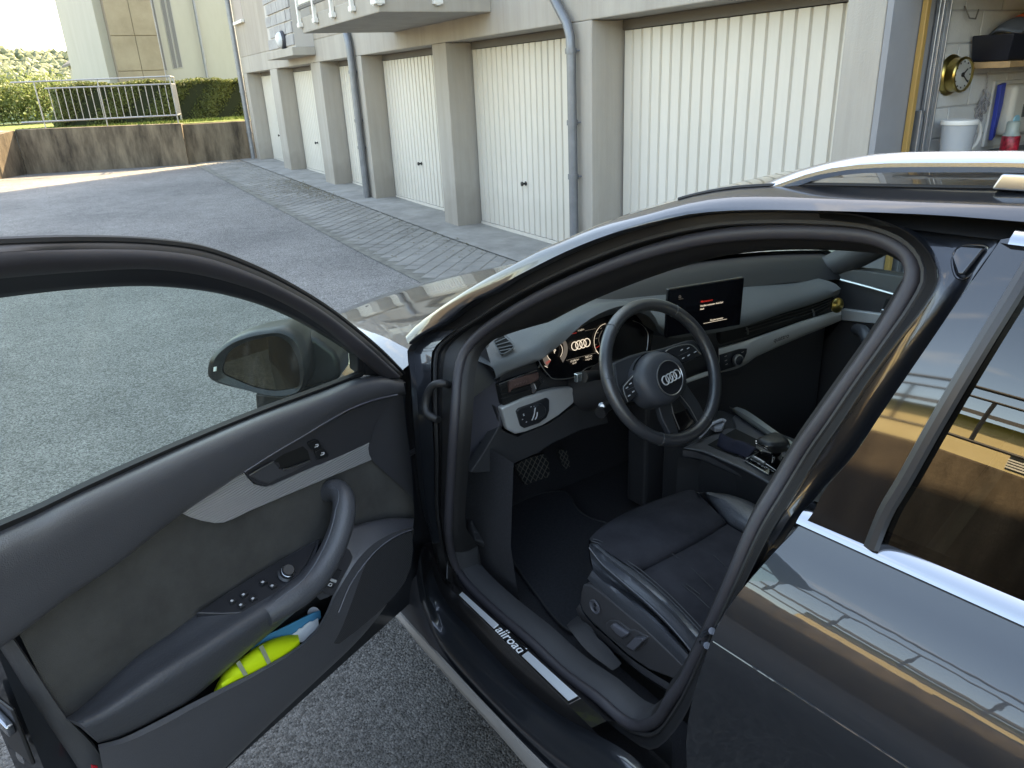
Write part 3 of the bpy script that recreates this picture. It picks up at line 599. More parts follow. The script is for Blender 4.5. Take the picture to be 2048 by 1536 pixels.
# wooded hill
def hill():
    mb = MB(); R = np.random.default_rng(4); ico = None
    bm = bmesh.new(); bmesh.ops.create_icosphere(bm, subdivisions=1, radius=1); V = np.array([v.co[:] for v in bm.verts]); Fc = [tuple(v.index for v in f.verts) for f in bm.faces]; bm.free()
    D0 = 420.0
    for i in range(9000):
        a = math.radians(R.uniform(-26, 40)); t = R.uniform(0, 1) ** .8; r = D0 + 160 * t
        zt = 3 + t * (31 + 3 * math.sin(a * 9) + 2 * math.sin(a * 23 + 1)); s = R.uniform(1.2, 2.9)
        v = V * (1 + R.uniform(-.28, .28, V.shape)) * np.array([s, s, s * R.uniform(.8, 1.3)]) + np.array([r * math.cos(a), r * math.sin(a), zt]); mb.add(v, Fc)
    mb.build('forest', leaf_mat('forest_leaf', (.085, .10, .05), (.17, .19, .09), .1, .05), smooth=False, fix=False, kind='stuff')
    rows = []
    for t, r in ((-.1, 360), (0, 410), (.5, 500), (1, 590), (1.6, 760)):
        rows.append([(r * math.cos(a), r * math.sin(a), -3 + max(0, min(t, 1)) * (32 + 3 * math.sin(a * 9) + 2 * math.sin(a * 23 + 1))) for a in np.radians(np.linspace(-32, 46, 60))])
    MB().grid(rows).build('hill', mat('hill_ground', (.08, .11, .04), .9, var=.3, vscale=.03), kind='structure')
hill()

# ---- behind the camera: bank wall, railing and the ochre house (seen mirrored in the car)
BW_Y = 4.1
o = MB().box((-30, BW_Y, -.1), (12.5, BW_Y + .35, 1.40)).build('bank_wall', OLDC, smooth=False, bevel=.02); MB().box((-30, BW_Y - .012, .66), (12.5, BW_Y + .1, .685)).build('joint', DGREY, o, smooth=False); tag(o, 'dark stained bank wall mirrored in the rear window of the car', 'wall')
MB().grid([[(-30, BW_Y + .3, 1.36), (12.5, BW_Y + .3, 1.36)], [(-30, 60, 1.5), (12.5, 60, 1.5)]]).build('upper_lawn', GRASS, kind='structure')
br = thing('bank_railing', 'dark tubular railing above the bank wall, mirrored in the car', 'railing', (-2, BW_Y + .15, 2.05))
IRON = mat('dark_iron', (.03, .032, .035), .5)
for z, r in ((2.42, .028), (2.25, .02), (1.62, .02)): MB().tube([(-18, BW_Y + .16, z), (8, BW_Y + .16, z)], r, 8).build('rail', IRON, br)
for x in np.arange(-17.8, 8, .42): MB().tube([(x, BW_Y + .16, 1.62), (x, BW_Y + .16, 2.25)], .012, 6).build('baluster', IRON, br)
for x in np.arange(-17, 8, 2.5): MB().tube([(x, BW_Y + .16, 1.38), (x, BW_Y + .16, 2.42)], .025, 8).build('post', IRON, br)
YEL = concrete_stain('ochre_render', (.64, .52, .30), (.72, .60, .37), 1.5, .85, .2)
yh = thing('ochre_house', 'ochre rendered house with a dark roof edge, mirrored in the rear door', 'house', (-3, 12, 2))
YY, ZE = 11.0, 3.35
MB().box((-22, YY, 1.3), (5.5, YY + 8, ZE)).build('wall', YEL, yh, smooth=False)
MB().prism([(-22.6, YY - .55, ZE + .02), (6.1, YY - .55, ZE + .02), (6.1, YY + 9, ZE + 2.2), (-22.6, YY + 9, ZE + 2.2)], (0, 0, .16)).build('roof', mat('roof_slate', (.07, .07, .075), .6), yh, smooth=False)
for x in np.arange(-20, 4, 3.2):
    w = MB().box((x, YY - .015, 1.95), (x + 1.0, YY + .05, 2.5)).build('window', mat('dark_window', (.03, .035, .04), .08), yh, smooth=False)
    for q in range(4): MB().box((x, YY - .04, 2.0 + q * .085), (x + 1.0, YY - .02, 2.05 + q * .085)).build('louvre', WHITEP, w, smooth=False)
# ================================================================== THE CAR
def paint_mat():
    m = bpy.data.materials.new('dark_grey_paint'); m.use_nodes = True; nt = m.node_tree; b_ = nt.nodes['Principled BSDF']; L = nt.links.new
    b_.inputs['Base Color'].default_value = (.024, .028, .035, 1); b_.inputs['Metallic'].default_value = .6; b_.inputs['Roughness'].default_value = .30
    b_.inputs['Coat Weight'].default_value = 1; b_.inputs['Coat Roughness'].default_value = .012; b_.inputs['Coat IOR'].default_value = 1.65
    t = nt.nodes.new('ShaderNodeTexCoord'); n = nt.nodes.new('ShaderNodeTexNoise'); n.inputs['Scale'].default_value = 1400; L(t.outputs['Object'], n.inputs['Vector'])
    bn = nt.nodes.new('ShaderNodeBump'); bn.inputs['Strength'].default_value = .25; bn.inputs['Distance'].default_value = .0004; L(n.outputs[0], bn.inputs['Height']); L(bn.outputs[0], b_.inputs['Normal'])
    n2 = nt.nodes.new('ShaderNodeTexNoise'); n2.inputs['Scale'].default_value = 28; n2.inputs['Detail'].default_value = 2; L(t.outputs['Object'], n2.inputs['Vector'])
    b2 = nt.nodes.new('ShaderNodeBump'); b2.inputs['Strength'].default_value = .045; b2.inputs['Distance'].default_value = .002; L(n2.outputs[0], b2.inputs['Height']); L(b2.outputs[0], b_.inputs['Coat Normal'])
    return m
PAINT = paint_mat()
GLOSSB = mat('gloss_black', (.006, .006, .007), .06, coat=1.0, ior=1.7)
RUB = mat('black_rubber', (.012, .012, .013), .55)
SEAL = mat('door_seal', (.036, .034, .040), .5, bump=.15, bscale=900)
DTRIM = mat('dark_trim', (.040, .041, .045), .6, bump=.3, bscale=900)
SOFT = mat('soft_dash', (.068, .073, .075), .5, bump=.55, bscale=520)
PANEL = mat('door_plastic', (.066, .067, .076), .40, spec=1.0, coat=.5, coatr=.38, bump=.5, bscale=600)
LEATH = mat('black_leather', (.055, .058, .066), .40, spec=.7, bump=.5, bscale=260)
CHROME = mat('chrome', (.44, .455, .48), .12, 1.0)
SATIN = mat('satin_aluminium', (.60, .61, .62), .30, 1.0)
CARPET = mat('carpet', (.030, .030, .035), .95, bump=.9, bscale=700, var=.3, vscale=200)
DARKV = mat('black_void', (.004, .004, .004), .8)
def glass_mat(name, tint, rough=0.0, refl=.10):
    m = bpy.data.materials.new(name); m.use_nodes = True; nt = m.node_tree; nt.nodes.remove(nt.nodes['Principled BSDF']); L = nt.links.new
    tr = nt.nodes.new('ShaderNodeBsdfTransparent'); tr.inputs[0].default_value = (*tint, 1); g = nt.nodes.new('ShaderNodeBsdfGlossy'); g.inputs['Roughness'].default_value = rough
    fr = nt.nodes.new('ShaderNodeFresnel'); gg = nt.nodes.new('ShaderNodeNewGeometry'); mr = nt.nodes.new('ShaderNodeMapRange'); mr.inputs[3].default_value = 1.5; mr.inputs[4].default_value = 1 / 1.5; L(gg.outputs['Backfacing'], mr.inputs[0]); L(mr.outputs[0], fr.inputs[0]); mu = nt.nodes.new('ShaderNodeMath'); mu.operation = 'MULTIPLY'; mu.inputs[1].default_value = refl / .04; mu.use_clamp = True
    ms = nt.nodes.new('ShaderNodeMixShader'); L(fr.outputs[0], mu.inputs[0]); L(mu.outputs[0], ms.inputs[0]); L(tr.outputs[0], ms.inputs[1]); L(g.outputs[0], ms.inputs[2]); L(ms.outputs[0], nt.nodes['Material Output'].inputs['Surface']); return m
GLASS_CLEAR = glass_mat('clear_glass', (.82, .92, .88), refl=.018)
GLASS_DARK = glass_mat('tinted_glass', (.12, .10, .07), refl=.12)

car = thing('car', 'dark grey estate car with its driver door swung wide open', 'car', (.6, 0, 0))
def lean(p): return np.array([p[0], p[1], p[2] - .06 * max(0, .69 - p[1])])      # the car stands on ground that falls towards the garages
mir = lambda P: [lean(np.array([p[0], -p[1], p[2]])) for p in P]
def ext(P, x): d_ = P[-1]; return list(P) + [np.array([x, d_[1], d_[2]])]

# ---- roof side, A pillar band
Upx = [(812, 672), (830, 652), (862, 628), (923, 587), (975, 556), (1026, 530), (1070, 506), (1128, 481), (1197, 452), (1250, 435), (1300, 421), (1373, 400), (1446, 387), (1520, 382), (1592, 381), (1738, 384), (1884, 388), (2048, 391)]
Wpx = [(816, 688), (845, 668), (889, 645), (940, 604), (992, 580), (1026, 556), (1060, 539), (1128, 505), (1197, 477), (1250, 460), (1300, 445), (1373, 428), (1446, 421), (1520, 419), (1600, 420), (1720, 423), (1884, 430), (2048, 443)]
N_U = 60
U3 = [side(q, .010 * float(np.clip((q[0] - 1000) / 250, 0, 1))) for i, q in enumerate(resample(Upx, N_U))]
W3 = [side(q, -.006 * float(np.clip((q[0] - 1000) / 250, 0, 1))) for q in resample(Wpx, N_U)]
U3 = ext(U3, -1.6); W3 = ext(W3, -1.6)
M3 = [a * .5 + c * .5 + np.array([0, .0015, .0015]) for a, c in zip(U3, W3)]; V3 = [a * .05 + c * .95 for a, c in zip(U3, W3)]
C3 = [a + np.array([0, -.012, .004]) for a in U3]                 # rolled over the top
body = MB()
loft([C3, U3, M3, V3, W3, [w + np.array([0, -.014, -.004]) for w in W3]], 90, 3, mb=body)
loft([mir(C3), mir(U3), mir(M3), mir(W3)], 90, 3, mb=body)
# roof skin

rf = [c for c in C3 if c[0] < .98]
rows = [[lean((c[0] + .05 * (1 - q * q) * (1 if c[0] > .6 else 0), c[1] * q, c[2] * (q ** 4) + (c[2] + .026) * (1 - q ** 4)) ) for c in rf] for q in (1, .93, .8, .5, 0, -.5, -.8, -.93, -1)]
loft(rows, 40, 2, mb=body)
body.build('body', PAINT, car, angle=60)
# roof rail
def yrow(pts, Y): return [atY(q, Y) for q in pts]
r_top = yrow(cM((545, 492), (640, 450), (800, 388), (950, 345), (1100, 313), (1250, 294), (1400, 285), (1700, 281), (2048, 279)), .672)
r_mid = yrow(cM((600, 497), (700, 462), (830, 415), (960, 380), (1100, 358), (1250, 348), (1400, 345), (1700, 345), (2048, 346)), .686)
r_low = yrow(cM((755, 492), (800, 474), (870, 448), (960, 425), (1100, 405), (1250, 398), (1400, 396), (1700, 397), (2048, 400)), .682)
r_top, r_mid, r_low = [ext(r, -1.5) for r in (r_top, r_mid, r_low)]
r_bk = [np.array([a[0], .658, a[2]]) for a in r_low]; r_bt = [a + np.array([0, -.012, -.006]) for a in r_top]
rl_ = MB(); R5 = [resample(r, 60) for r in (r_low, r_mid, r_top, r_bt, r_bk, r_low)]
rows = []
for a, c in zip(R5[:-1], R5[1:]):
    rows.append(a); rows.append(a * .5 + c * .5 + np.array([0, .002, .001]))
rows.append(R5[-1]); rl_.grid(rows)
rail = rl_.build('roof_rail', mat('rail_aluminium', (.55, .57, .60), .25, 1.0), car, angle=30)
ft = [atY(q, .682) for q in cM((1925, 400), (1862, 492), (2048, 500), (2048, 400))]; ft[2] = ft[2] + np.array([-.1, 0, 0]); ft[3] = ft[3] + np.array([-.1, 0, 0])
MB().prism(ft, (0, -.03, .004)).build('rail_foot', SATIN, rail, bevel=.003)
o = rail.copy(); COL.objects.link(o); o.scale = (1, -1, 1); o.location = (0, 0, -.085)
gut = [a + np.array([0, -.004, .0015]) for a in C3 if a[0] < .8]
MB().tube(gut, .003, 6).build('roof_seam', RUB, car)

# ---- door opening: black rebate, rubber seal, inner trim
SO = [((908, 860), (836, 960)), ((912, 800), (826, 850)), ((917, 745), (819, 745)), ((928, 705), (815, 700)), ((955, 672), (833, 682)), ((1010, 632), (889, 646)), ((1080, 592), (950, 602)), ((1160, 555), (1026, 557)), ((1240, 523), (1110, 515)), ((1320, 497), (1197, 478)), ((1400, 478), (1300, 446)), ((1480, 467), (1400, 426)), ((1560, 463), (1500, 420)), ((1650, 464), (1600, 421)), ((1740, 472), (1720, 430)), ((1785, 487), (1800, 455)), ((1815, 507), (1837, 480)), ((1828, 535), (1868, 520)), ((1826, 563), (1876, 560)), ((1802, 611), (1850, 610)), ((1758, 682), (1800, 675)), ((1690, 778), (1735, 765)), ((1640, 848), (1683, 845)), ((1603, 900), (1645, 900)), ((1554, 981), (1592, 985)), ((1513, 1050), (1545, 1060)), ((1457, 1182), (1480, 1187)), ((1410, 1284), (1428, 1292)), ((1368, 1365), (1390, 1385)), ((1345, 1395), (1366, 1440)), ((1316, 1440), (1305, 1500)), ((1282, 1453), (1255, 1475)), ((1248, 1441), (1212, 1442)), ((1197, 1397), (1162, 1410)), ((1128, 1346), (1092, 1360)), ((1060, 1282), (1022, 1292)), ((992, 1224), (952, 1229)), ((944, 1178), (908, 1182)), ((918, 1145), (885, 1148)), ((903, 1105), (870, 1110)), ((897, 1060), (860, 1070)), ((898, 1020), (848, 1030)), ((902, 950), (842, 1000))]
# columns: picture x,y of the seal and of the outer edge resampled together
NS = 170
J4 = resample([(*s, *o_) for s, o_ in SO], NS, True)
def wb(q): return float(np.clip((q[1] - 1050) / 90, 0, 1) * np.clip((1340 - q[0]) / 60, 0, 1))
def wf(q): return float(np.clip((1010 - q[0]) / 60, 0, 1) * np.clip((1110 - q[1]) / 60, 0, 1))
S3 = [side(q[:2], .062 + .050 * wb(q)) for q in J4]
fr_cut = []
ringp = [(0, .002), (.05, .014), (.12, .030), (.45, .038), (.50, .050), (.62, .052), (.68, .060), (1.0, .074)]
rowsO = []
for t, ins in ringp:
    rowsO.append([side(q[2:4] * (1 - t) + q[0:2] * t, ins * (1 - wb(q)) + (.106 + .016 * t) * wb(q)) for q in J4])
MB().grid(rowsO, True).build('door_rebate', mat('rebate_black', (.008, .008, .009), .42), car, angle=50)
mid_lip = [side(q[2:4] * .48 + q[0:2] * .52, .044 * (1 - wb(q)) + .112 * wb(q)) for q in J4]
MB().tube(mid_lip, .0045, 6, True).build('outer_seal_lip', RUB, car)
MB().tube(S3, .0108, 10, True).build('door_seal', SEAL, car)
Sc = np.mean(S3, axis=0)
def inward(k, dist, ins):
    a, c = S3[(k - 2) % NS], S3[(k + 2) % NS]; t = c - a; n_ = np.array([-t[2], 0, t[0]]); n_ /= np.linalg.norm(n_)
    if n_.dot(Sc - S3[k]) < 0: n_ = -n_
    p = S3[k] + n_ * dist; p[1] -= ins; return p
I0 = [inward(k, .006, .004) for k in range(NS)]; I1 = [inward(k, .022 - .008 * wb(J4[k]) - .010 * wf(J4[k]), .018 - .010 * wf(J4[k])) for k in range(NS)]; I2 = [inward(k, .033 - .015 * wb(J4[k]) - .019 * wf(J4[k]), .055 - .022 * wb(J4[k]) - .035 * wf(J4[k])) for k in range(NS)]; I3 = [inward(k, .034 - .022 * wb(J4[k]) - .019 * wf(J4[k]), .10 - .042 * wb(J4[k]) - .065 * wf(J4[k])) for k in range(NS)]
top = [k for k in range(NS) if J4[k][1] < 1000 or J4[k][0] > 1340]
kb = [k for k in range(NS) if wb(J4[k]) > .5]; kt = [k % NS for k in range(kb[-1], kb[0] + NS + 1)]
MB().grid([[g[k] for k in kb] for g in (I0, I1, I2, I3, [np.array([p[0], p[1] - .008, .295]) for p in I3])]).build('sill_trim', DTRIM, car, angle=60)
MB().grid([[g[k] for k in kt] for g in (I0, I1, I2, I3)]).build('pillar_trim', mat('pillar_black', (.010, .0095, .010), .6), car, angle=60)
hl = [k for k in range(NS) if J4[k][1] < 640 and J4[k][0] > 1130]
hl.sort(key=lambda k: -I3[k][0]); hrow = [I3[k] for k in hl if I3[k][2] > 1.2]
hrow = ext(hrow, -1.4)
loft([hrow, [lean((p[0] + .03, p[1] * .7, p[2] + .025)) for p in hrow], [lean((p[0] + .04, 0, p[2] + .035)) for p in hrow], [lean((p[0] + .03, -p[1] * .7, p[2] + .025)) for p in hrow], mir(hrow)], 40, 2).build('headliner', mat('dark_headliner', (.03, .03, .032), .9), car)

# ---- B pillar jamb (painted) up to the rear door edge
Opx = [q for q in ((1795, 452), (1837, 480), (1868, 520), (1876, 560), (1850, 610), (1800, 675), (1735, 765), (1683, 845), (1645, 900), (1592, 985), (1545, 1060), (1480, 1187), (1428, 1292))]
RDpx = [(2000, 470), (1994, 488), (1965, 528), (1940, 565), (1881, 655), (1820, 745), (1758, 836), (1707, 911), (1649, 975), (1600, 1035), (1565, 1085), (1502, 1155), (1435, 1265)]
A_, B_ = resample(Opx, 60), resample(RDpx, 60)
jamb = MB(); rows = []
for t, ins in ((0, .004), (.04, .008), (.12, .034), (.5, .040), (.88, .036), (.97, .030), (1.0, .03)): rows.append([side(q, ins) for q in A_ * (1 - t) + B_ * t])
jamb.grid(rows)
jb = jamb.build('pillar_jamb', PAINT, car, angle=60)
pg = [side(q, .034) for q in cE((1660, 150), (1690, 130), (1830, 140), (1700, 300), (1670, 300), (1635, 200))]
MB().prism(pg, (0, .006, .003)).build('jamb_plug', PAINT, jb, bevel=.003)
pl_ = resample([side(q, .033) for q in cE((1650, 150), (1690, 122), (1840, 132), (1710, 310), (1660, 312), (1628, 205))], 40, True)
MB().tube(pl_, .0014, 6, True).build('plug_edge', PAINT, jb)
kf = [k for k in range(NS) if wf(J4[k]) > .3 and J4[k][1] < 1090]
kf.sort(key=lambda k: J4[k][1])
MB().grid([[side(J4[k][2:4] * (1 - t) + J4[k][0:2] * t, i_) for k in kf] for t, i_ in ((.02, .004), (.06, .012), (.13, .024), (.30, .029), (.44, .032), (.46, .042))]).build('hinge_pillar', PAINT, car, angle=50)
st_ = side((1412, 1277), .075)
sk = MB(); sk.tube(resample([side(q, i_) for q, i_ in (((1424, 1262), .03), ((1408, 1270), .055), ((1402, 1279), .06), ((1408, 1288), .05), ((1414, 1291), .03))], 16), .005, 8)
sk.build('door_striker', CHROME, car)

# ---- sill: plate with lettering, painted step, skirt and trim strip
sr = {}
sr['s'] = [(896, 1062), (903, 1108), (918, 1150), (944, 1182), (992, 1228), (1060, 1288), (1128, 1350), (1197, 1402), (1248, 1446), (1300, 1466)]
sr['a'] = [(870, 1080), (880, 1125), (893, 1160), (920, 1192), (965, 1236), (1035, 1300), (1100, 1358), (1168, 1412), (1215, 1448), (1270, 1482)]
sr['d'] = [(858, 1100), (866, 1145), (878, 1178), (900, 1215), (945, 1265), (1005, 1330), (1065, 1387), (1130, 1436), (1180, 1462), (1250, 1500)]
sr['e'] = [(846, 1090), (852, 1150), (862, 1195), (878, 1232), (915, 1285), (965, 1340), (1030, 1402), (1100, 1462), (1170, 1508), (1240, 1550)]
sr['e2'] = [(842, 1100), (848, 1165), (856, 1210), (870, 1255), (900, 1305), (950, 1362), (1010, 1425), (1080, 1490), (1150, 1545), (1230, 1600)]
sr['f'] = [(832, 1150), (840, 1200), (848, 1225), (862, 1262), (893, 1315), (940, 1372), (985, 1420), (1050, 1485), (1130, 1560), (1220, 1640)]
sr['g'] = [(786, 1205), (800, 1222), (820, 1245), (850, 1277), (888, 1318), (940, 1375), (992, 1430), (1050, 1490), (1120, 1560), (1210, 1655)]
sr['h'] = [(777, 1217), (792, 1235), (812, 1258), (840, 1292), (880, 1338), (930, 1395), (985, 1455), (1045, 1524), (1110, 1600), (1200, 1700)]
si = dict(s=.120, a=.106, d=.068, e=.034, e2=.012, f=.010, g=.002, h=-.004)
SR = {k: ext([side(q, si[k]) for q in resample(v, 40)], -.2) for k, v in sr.items()}
loft([SR['d'], [p * .5 + q * .5 + np.array([0, .006, .006]) for p, q in zip(SR['d'], SR['e'])], SR['e'], SR['e2'], SR['f']], 50, 3).build('sill', PAINT, car)
loft([SR['f'], [p + np.array([0, .012, -.012]) for p in SR['f']], SR['g']], 50, 2).build('skirt', mat('skirt_plastic', (.018, .019, .023), .45), car)
tb = MB(); g0, h0 = SR['g'], SR['h']
loft([g0, [p + np.array([0, .006, .001]) for p in g0], [(p + q) / 2 + np.array([0, .007, 0]) for p, q in zip(g0, h0)], h0, [p + np.array([0, -.02, -.004]) for p in h0], [p + np.array([0, -.10, .02]) for p in h0]], 50, 1, mb=tb)
tb.build('skirt_trim', mat('grey_skirt_trim', (.30, .28, .26), .5, .2), car, angle=25)
def sillp(q, lift=.0): p = side(q, .078); p[2] += lift; return p
pa, pb, pc, pd = [side(q, i_) for q, i_ in (((924, 1178), .090), ((1160, 1395), .087), ((1140, 1406), .072), ((917, 1189), .075))]
zpl = (pa[2] + pb[2] + pc[2] + pd[2]) / 4 + .003
P0, P1, P2_, P3 = [side(q, i_) for q, i_ in (((923, 1182), .086), ((1163, 1396), .084), ((1138, 1409), .068), ((915, 1190), .070))]
P0, P1, P2_, P3 = [p + (CAM - p) / np.linalg.norm(CAM - p) * .012 for p in (P0, P1, P2_, P3)]; P0, P3 = [p + (CAM - p) / np.linalg.norm(CAM - p) * .010 for p in (P0, P3)]
lin = lambda a, c: [a + (c - a) * t for t in np.linspace(-.16, 1.16, 12)]
low = np.array([0, .0, -.003])
loft([SR['s'][:36], [p + low for p in lin(P0, P1)], [p + low for p in lin(P3, P2_)], SR['d'][:36]], 50, 1, sharp_cols=True).build('sill_step', mat('gloss_sill', (.012, .011, .011), .22, coat=.4), car)
PLATE = mat('brushed_plate', (.72, .76, .80), .42, .6)
pl = MB().prism([P0, P1, P2_, P3], (0, 0, -.012)).build('sill_plate', GLOSSB, car, bevel=.002)
def on_plate(u, v, h=.001): return P3 * (1 - u) * (1 - v) + P2_ * u * (1 - v) + P1 * u * v + P0 * (1 - u) * v + np.array([0, 0, h])
for u0, u1 in ((.012, .365), (.615, .985)):
    MB().prism([on_plate(u0, .12), on_plate(u1, .12), on_plate(u1, .88), on_plate(u0, .88)], (0, 0, .002)).build('metal_inlay', PLATE, pl, bevel=.0008)
def text3d(txt, o, xdir, ydir, h, m, parent, name='lettering', depth=.0006, align='CENTER', spacing=1.0, bold=0.0):
    cu = bpy.data.curves.new('t', 'FONT'); cu.body = txt; cu.size = 1.0; cu.align_x = align; cu.align_y = 'CENTER'; cu.space_character = spacing; cu.offset = bold; cu.resolution_u = 3
    ob = bpy.data.objects.new('t', cu); COL.objects.link(ob); bpy.context.view_layer.update()
    me = bpy.data.meshes.new_from_object(ob.evaluated_get(bpy.context.evaluated_depsgraph_get())); bpy.data.objects.remove(ob); bpy.data.curves.remove(cu)
    x = np.asarray(xdir, float); x /= np.linalg.norm(x); y = np.asarray(ydir, float); y = y - x * x.dot(y); y /= np.linalg.norm(y); n_ = np.cross(x, y)
    mb = MB(); mb.add([np.asarray(o) + x * v.co[0] * h + y * v.co[1] * h + n_ * .0006 for v in me.vertices], [tuple(p.vertices) for p in me.polygons]); bpy.data.meshes.remove(me)
    q = mb.build(name, m, parent, smooth=False, fix=False); return q
cpl = on_plate(.49, .5, .0016); text3d('allroad', cpl, P2_ - P3, P0 - P3, .034, mat('white_letter', (.8, .82, .84), .4), pl, bold=.012)

# ---- rear door
belt0, belt1 = side((1589, 1055), 0), side((2048, 1258), 0); cr0, cr1 = side((1423, 1279), 0), side((1823, 1536), 0)
sb = (belt1[2] - belt0[2]) / (belt1[0] - belt0[0]); sc_ = (cr1[2] - cr0[2]) / (cr1[0] - cr0[0])
zb = lambda x: belt0[2] + sb * (x - belt0[0]); zc = lambda x: cr0[2] + sc_ * (x - cr0[0])
ed = [(1587, 1060), (1560, 1087), (1537, 1113), (1502, 1155), (1464, 1204), (1437, 1250), (1423, 1279), (1405, 1330), (1388, 1385), (1376, 1440), (1372, 1500), (1378, 1580), (1392, 1700)]
E3 = [side(q, 0) for q in resample(ed, 40)]
def prof_y(x, z):
    B0, C0 = zb(x), zc(x)
    if z > C0: zz_ = .85 + (z - C0) / (B0 - C0) * (1.055 - .85)
    else: zz_ = .85 - (C0 - z) * 1.0
    return Ys(zz_)
XR = -.75
colsx = np.linspace(0, 1, 26)
rows = []
vs = np.r_[np.linspace(0, 1, 14), np.linspace(1, 2, 14)[1:]]
ez = np.array([p[2] for p in E3])[::-1]; ex = np.array([p[0] for p in E3])[::-1]
for v in vs:
    r = []
    for c in colsx:
        x0 = .45
        for _ in range(6):
            zz_ = zb(x0) * (1 - v) + zc(x0) * v if v <= 1 else zc(x0) * (2 - v) + .30 * (v - 1)
            xe = np.interp(zz_, ez, ex); x0 = xe
        x = xe + (XR - xe) * c; zz_ = zb(x) * (1 - v) + zc(x) * v if v <= 1 else zc(x) * (2 - v) + .30 * (v - 1)
        r.append(np.array([x, prof_y(x, zz_), zz_]))
    rows.append([r[0] + np.array([.001, -.022, 0]), r[0] + np.array([.0025, -.004, 0])] + r)
rd = MB().grid(rows).build('rear_door', PAINT, car, angle=14)
MB().tube([np.array([x, prof_y(x, zc(x)) + .0002, zc(x)]) for x in np.linspace(cr0[0] - .004, XR, 30)], .0014, 6).build('body_crease', PAINT, rd)
def beltrow(dz, ins, x0=None):
    xs_ = np.linspace((belt0[0] if x0 is None else x0) + .004, XR, 30); return [np.array([x, prof_y(x, zb(x)) - ins, zb(x) + dz]) for x in xs_]
chs = beltrow(.0, 0)
ctop = side((1618, 1032), 0)
hch = max(.02, ctop[2] - belt0[2])
loft([beltrow(-.002, .008), beltrow(-.001, -.004), beltrow(hch * .3, .000), beltrow(hch * .6, .007), beltrow(hch * .9, .020), beltrow(hch * .95, .030)], 40, 3).build('belt_chrome', CHROME, rd)
_gz = np.array([1.04, 1.09, 1.13, 1.19, 1.28, 1.36, 1.395]); _gy = np.array([.8475, .8375, .8275, .809, .776, .734, .702]); _gp = np.polyfit(_gz, _gy, 3)
def Yg(z): return np.polyval(_gp, z)
def glrow(px, ins):
    P = [side(q, ins) for q in resample(px, 30)]; return [np.array([p[0], Yg(p[2]) - ins, p[2]]) for p in P]
divpx = [(1735, 1100), (1745, 1079), (1778, 1011), (1800, 975), (1860, 870), (1930, 750), (2000, 632), (2048, 549), (2100, 462)]
RDu = [(1606, 1046), (1618, 1032), (1649, 980), (1707, 911), (1758, 836), (1820, 745), (1881, 655), (1940, 565), (1999, 480)]
loft([[p + np.array([0, -.02, 0]) for p in glrow(RDu, .002)], glrow(RDu, .0), glrow(divpx, .0)], 40, 1).build('pillar_cover', GLOSSB, rd, angle=40)
dv = glrow(divpx, -.001)
MB().tube(dv, .0085, 8).build('window_divider', mat('satin_black', (.03, .03, .032), .35), rd)
gl = MB(); rows = []
for p in dv:
    rows.append([np.array([x, (Yg(p[2]) - .008), p[2]]) for x in np.linspace(p[0], XR, 12)])
gl.grid(rows).build('rear_window', GLASS_DARK, rd)
tcx = np.linspace(side((1994, 483), 0)[0], XR, 12); tz0, tz1 = side((1994, 486), 0)[2], side((2016, 458), 0)[2]
MB().grid([[np.array([x + (0.0 if z == tz0 else -.012), Ys(z) + e, z]) for x in tcx] for z, e in ((tz0, -.004), (tz0 + .001, .004), ((tz0 + tz1) / 2, .006), (tz1, .003), (tz1 + .001, -.004))]).build('window_top_chrome', CHROME, rd)
wz = W3[-3][2]
gA = ext([side(q, .010) for q in ((1620, 419), (1720, 422), (1800, 425), (1884, 429), (2048, 442))], -1.5); gB = ext([side(q, .024) for q in ((1640, 436), (1740, 446), (1812, 460), (1900, 469), (2048, 484))], -1.5)
loft([gA, [a * .8 + c * .2 + np.array([0, -.012, 0]) for a, c in zip(gA, gB)], gB], 24, 1).build('gutter_black', mat('gutter_gloss', (.004, .004, .004), .3), car)
# dark lining behind the tinted glass with the head of the rear seat
MB().box((-.7, .50, .5), (.15, .52, .95)).build('rear_door_lining', DTRIM, rd, smooth=False)

# ---- windscreen, bonnet, wings
ap = [a for a in C3 if a[0] > .93]
ap.sort(key=lambda p: -p[0]); apr = resample(ap, 20)
rows = []
for p in apr:
    rows.append([lean([p[0] + (.20 * (1 - q * q)) * np.clip((p[0] - .7) / .8, 0, 1) + .03 * (1 - q * q), p[1] * q * .985, p[2] + .030 * (1 - q * q)]) for q in np.linspace(1, -1, 15)])
ws = MB().grid(rows).build('windscreen', GLASS_CLEAR, car)
# black ceramic edge on the inside of the glass at the left pillar
edge_ = [[p + np.array([0, -.002, -.004]) for p in apr], [np.array([r[2][0], r[2][1], r[2][2] - .006]) for r in rows]]
loft([[np.array(r[0]) + np.array([0, 0, -.004]) for r in rows], [np.array(r[1]) * .55 + np.array(r[0]) * .45 + np.array([0, 0, -.004]) for r in rows]], 20, 1).build('windscreen_border', DARKV, ws)
def bonnet(x, q):
    hw = np.interp(x, [1.45, 1.8, 2.2, 2.5, 2.62], [.80, .785, .75, .70, .66]); zc_ = np.interp(x, [1.45, 1.7, 2.0, 2.3, 2.5, 2.62], [.985, .975, .945, .895, .845, .79])
    cr_ = .0 if abs(q) > .55 else .006
    return np.array([x - .10 * q * q * np.clip((x - 1.9) / .7, 0, 1) + (.16 * (1 - q * q) if x < 1.5 else .16 * (1 - q * q) * np.clip((1.9 - x) / .4, 0, 1)), hw * q, zc_ - .035 * abs(q) ** 2.6])
MB().grid([[bonnet(x, q) for q in np.linspace(1, -1, 33)] for x in np.linspace(1.48, 2.62, 28)]).build('bonnet', PAINT, car)
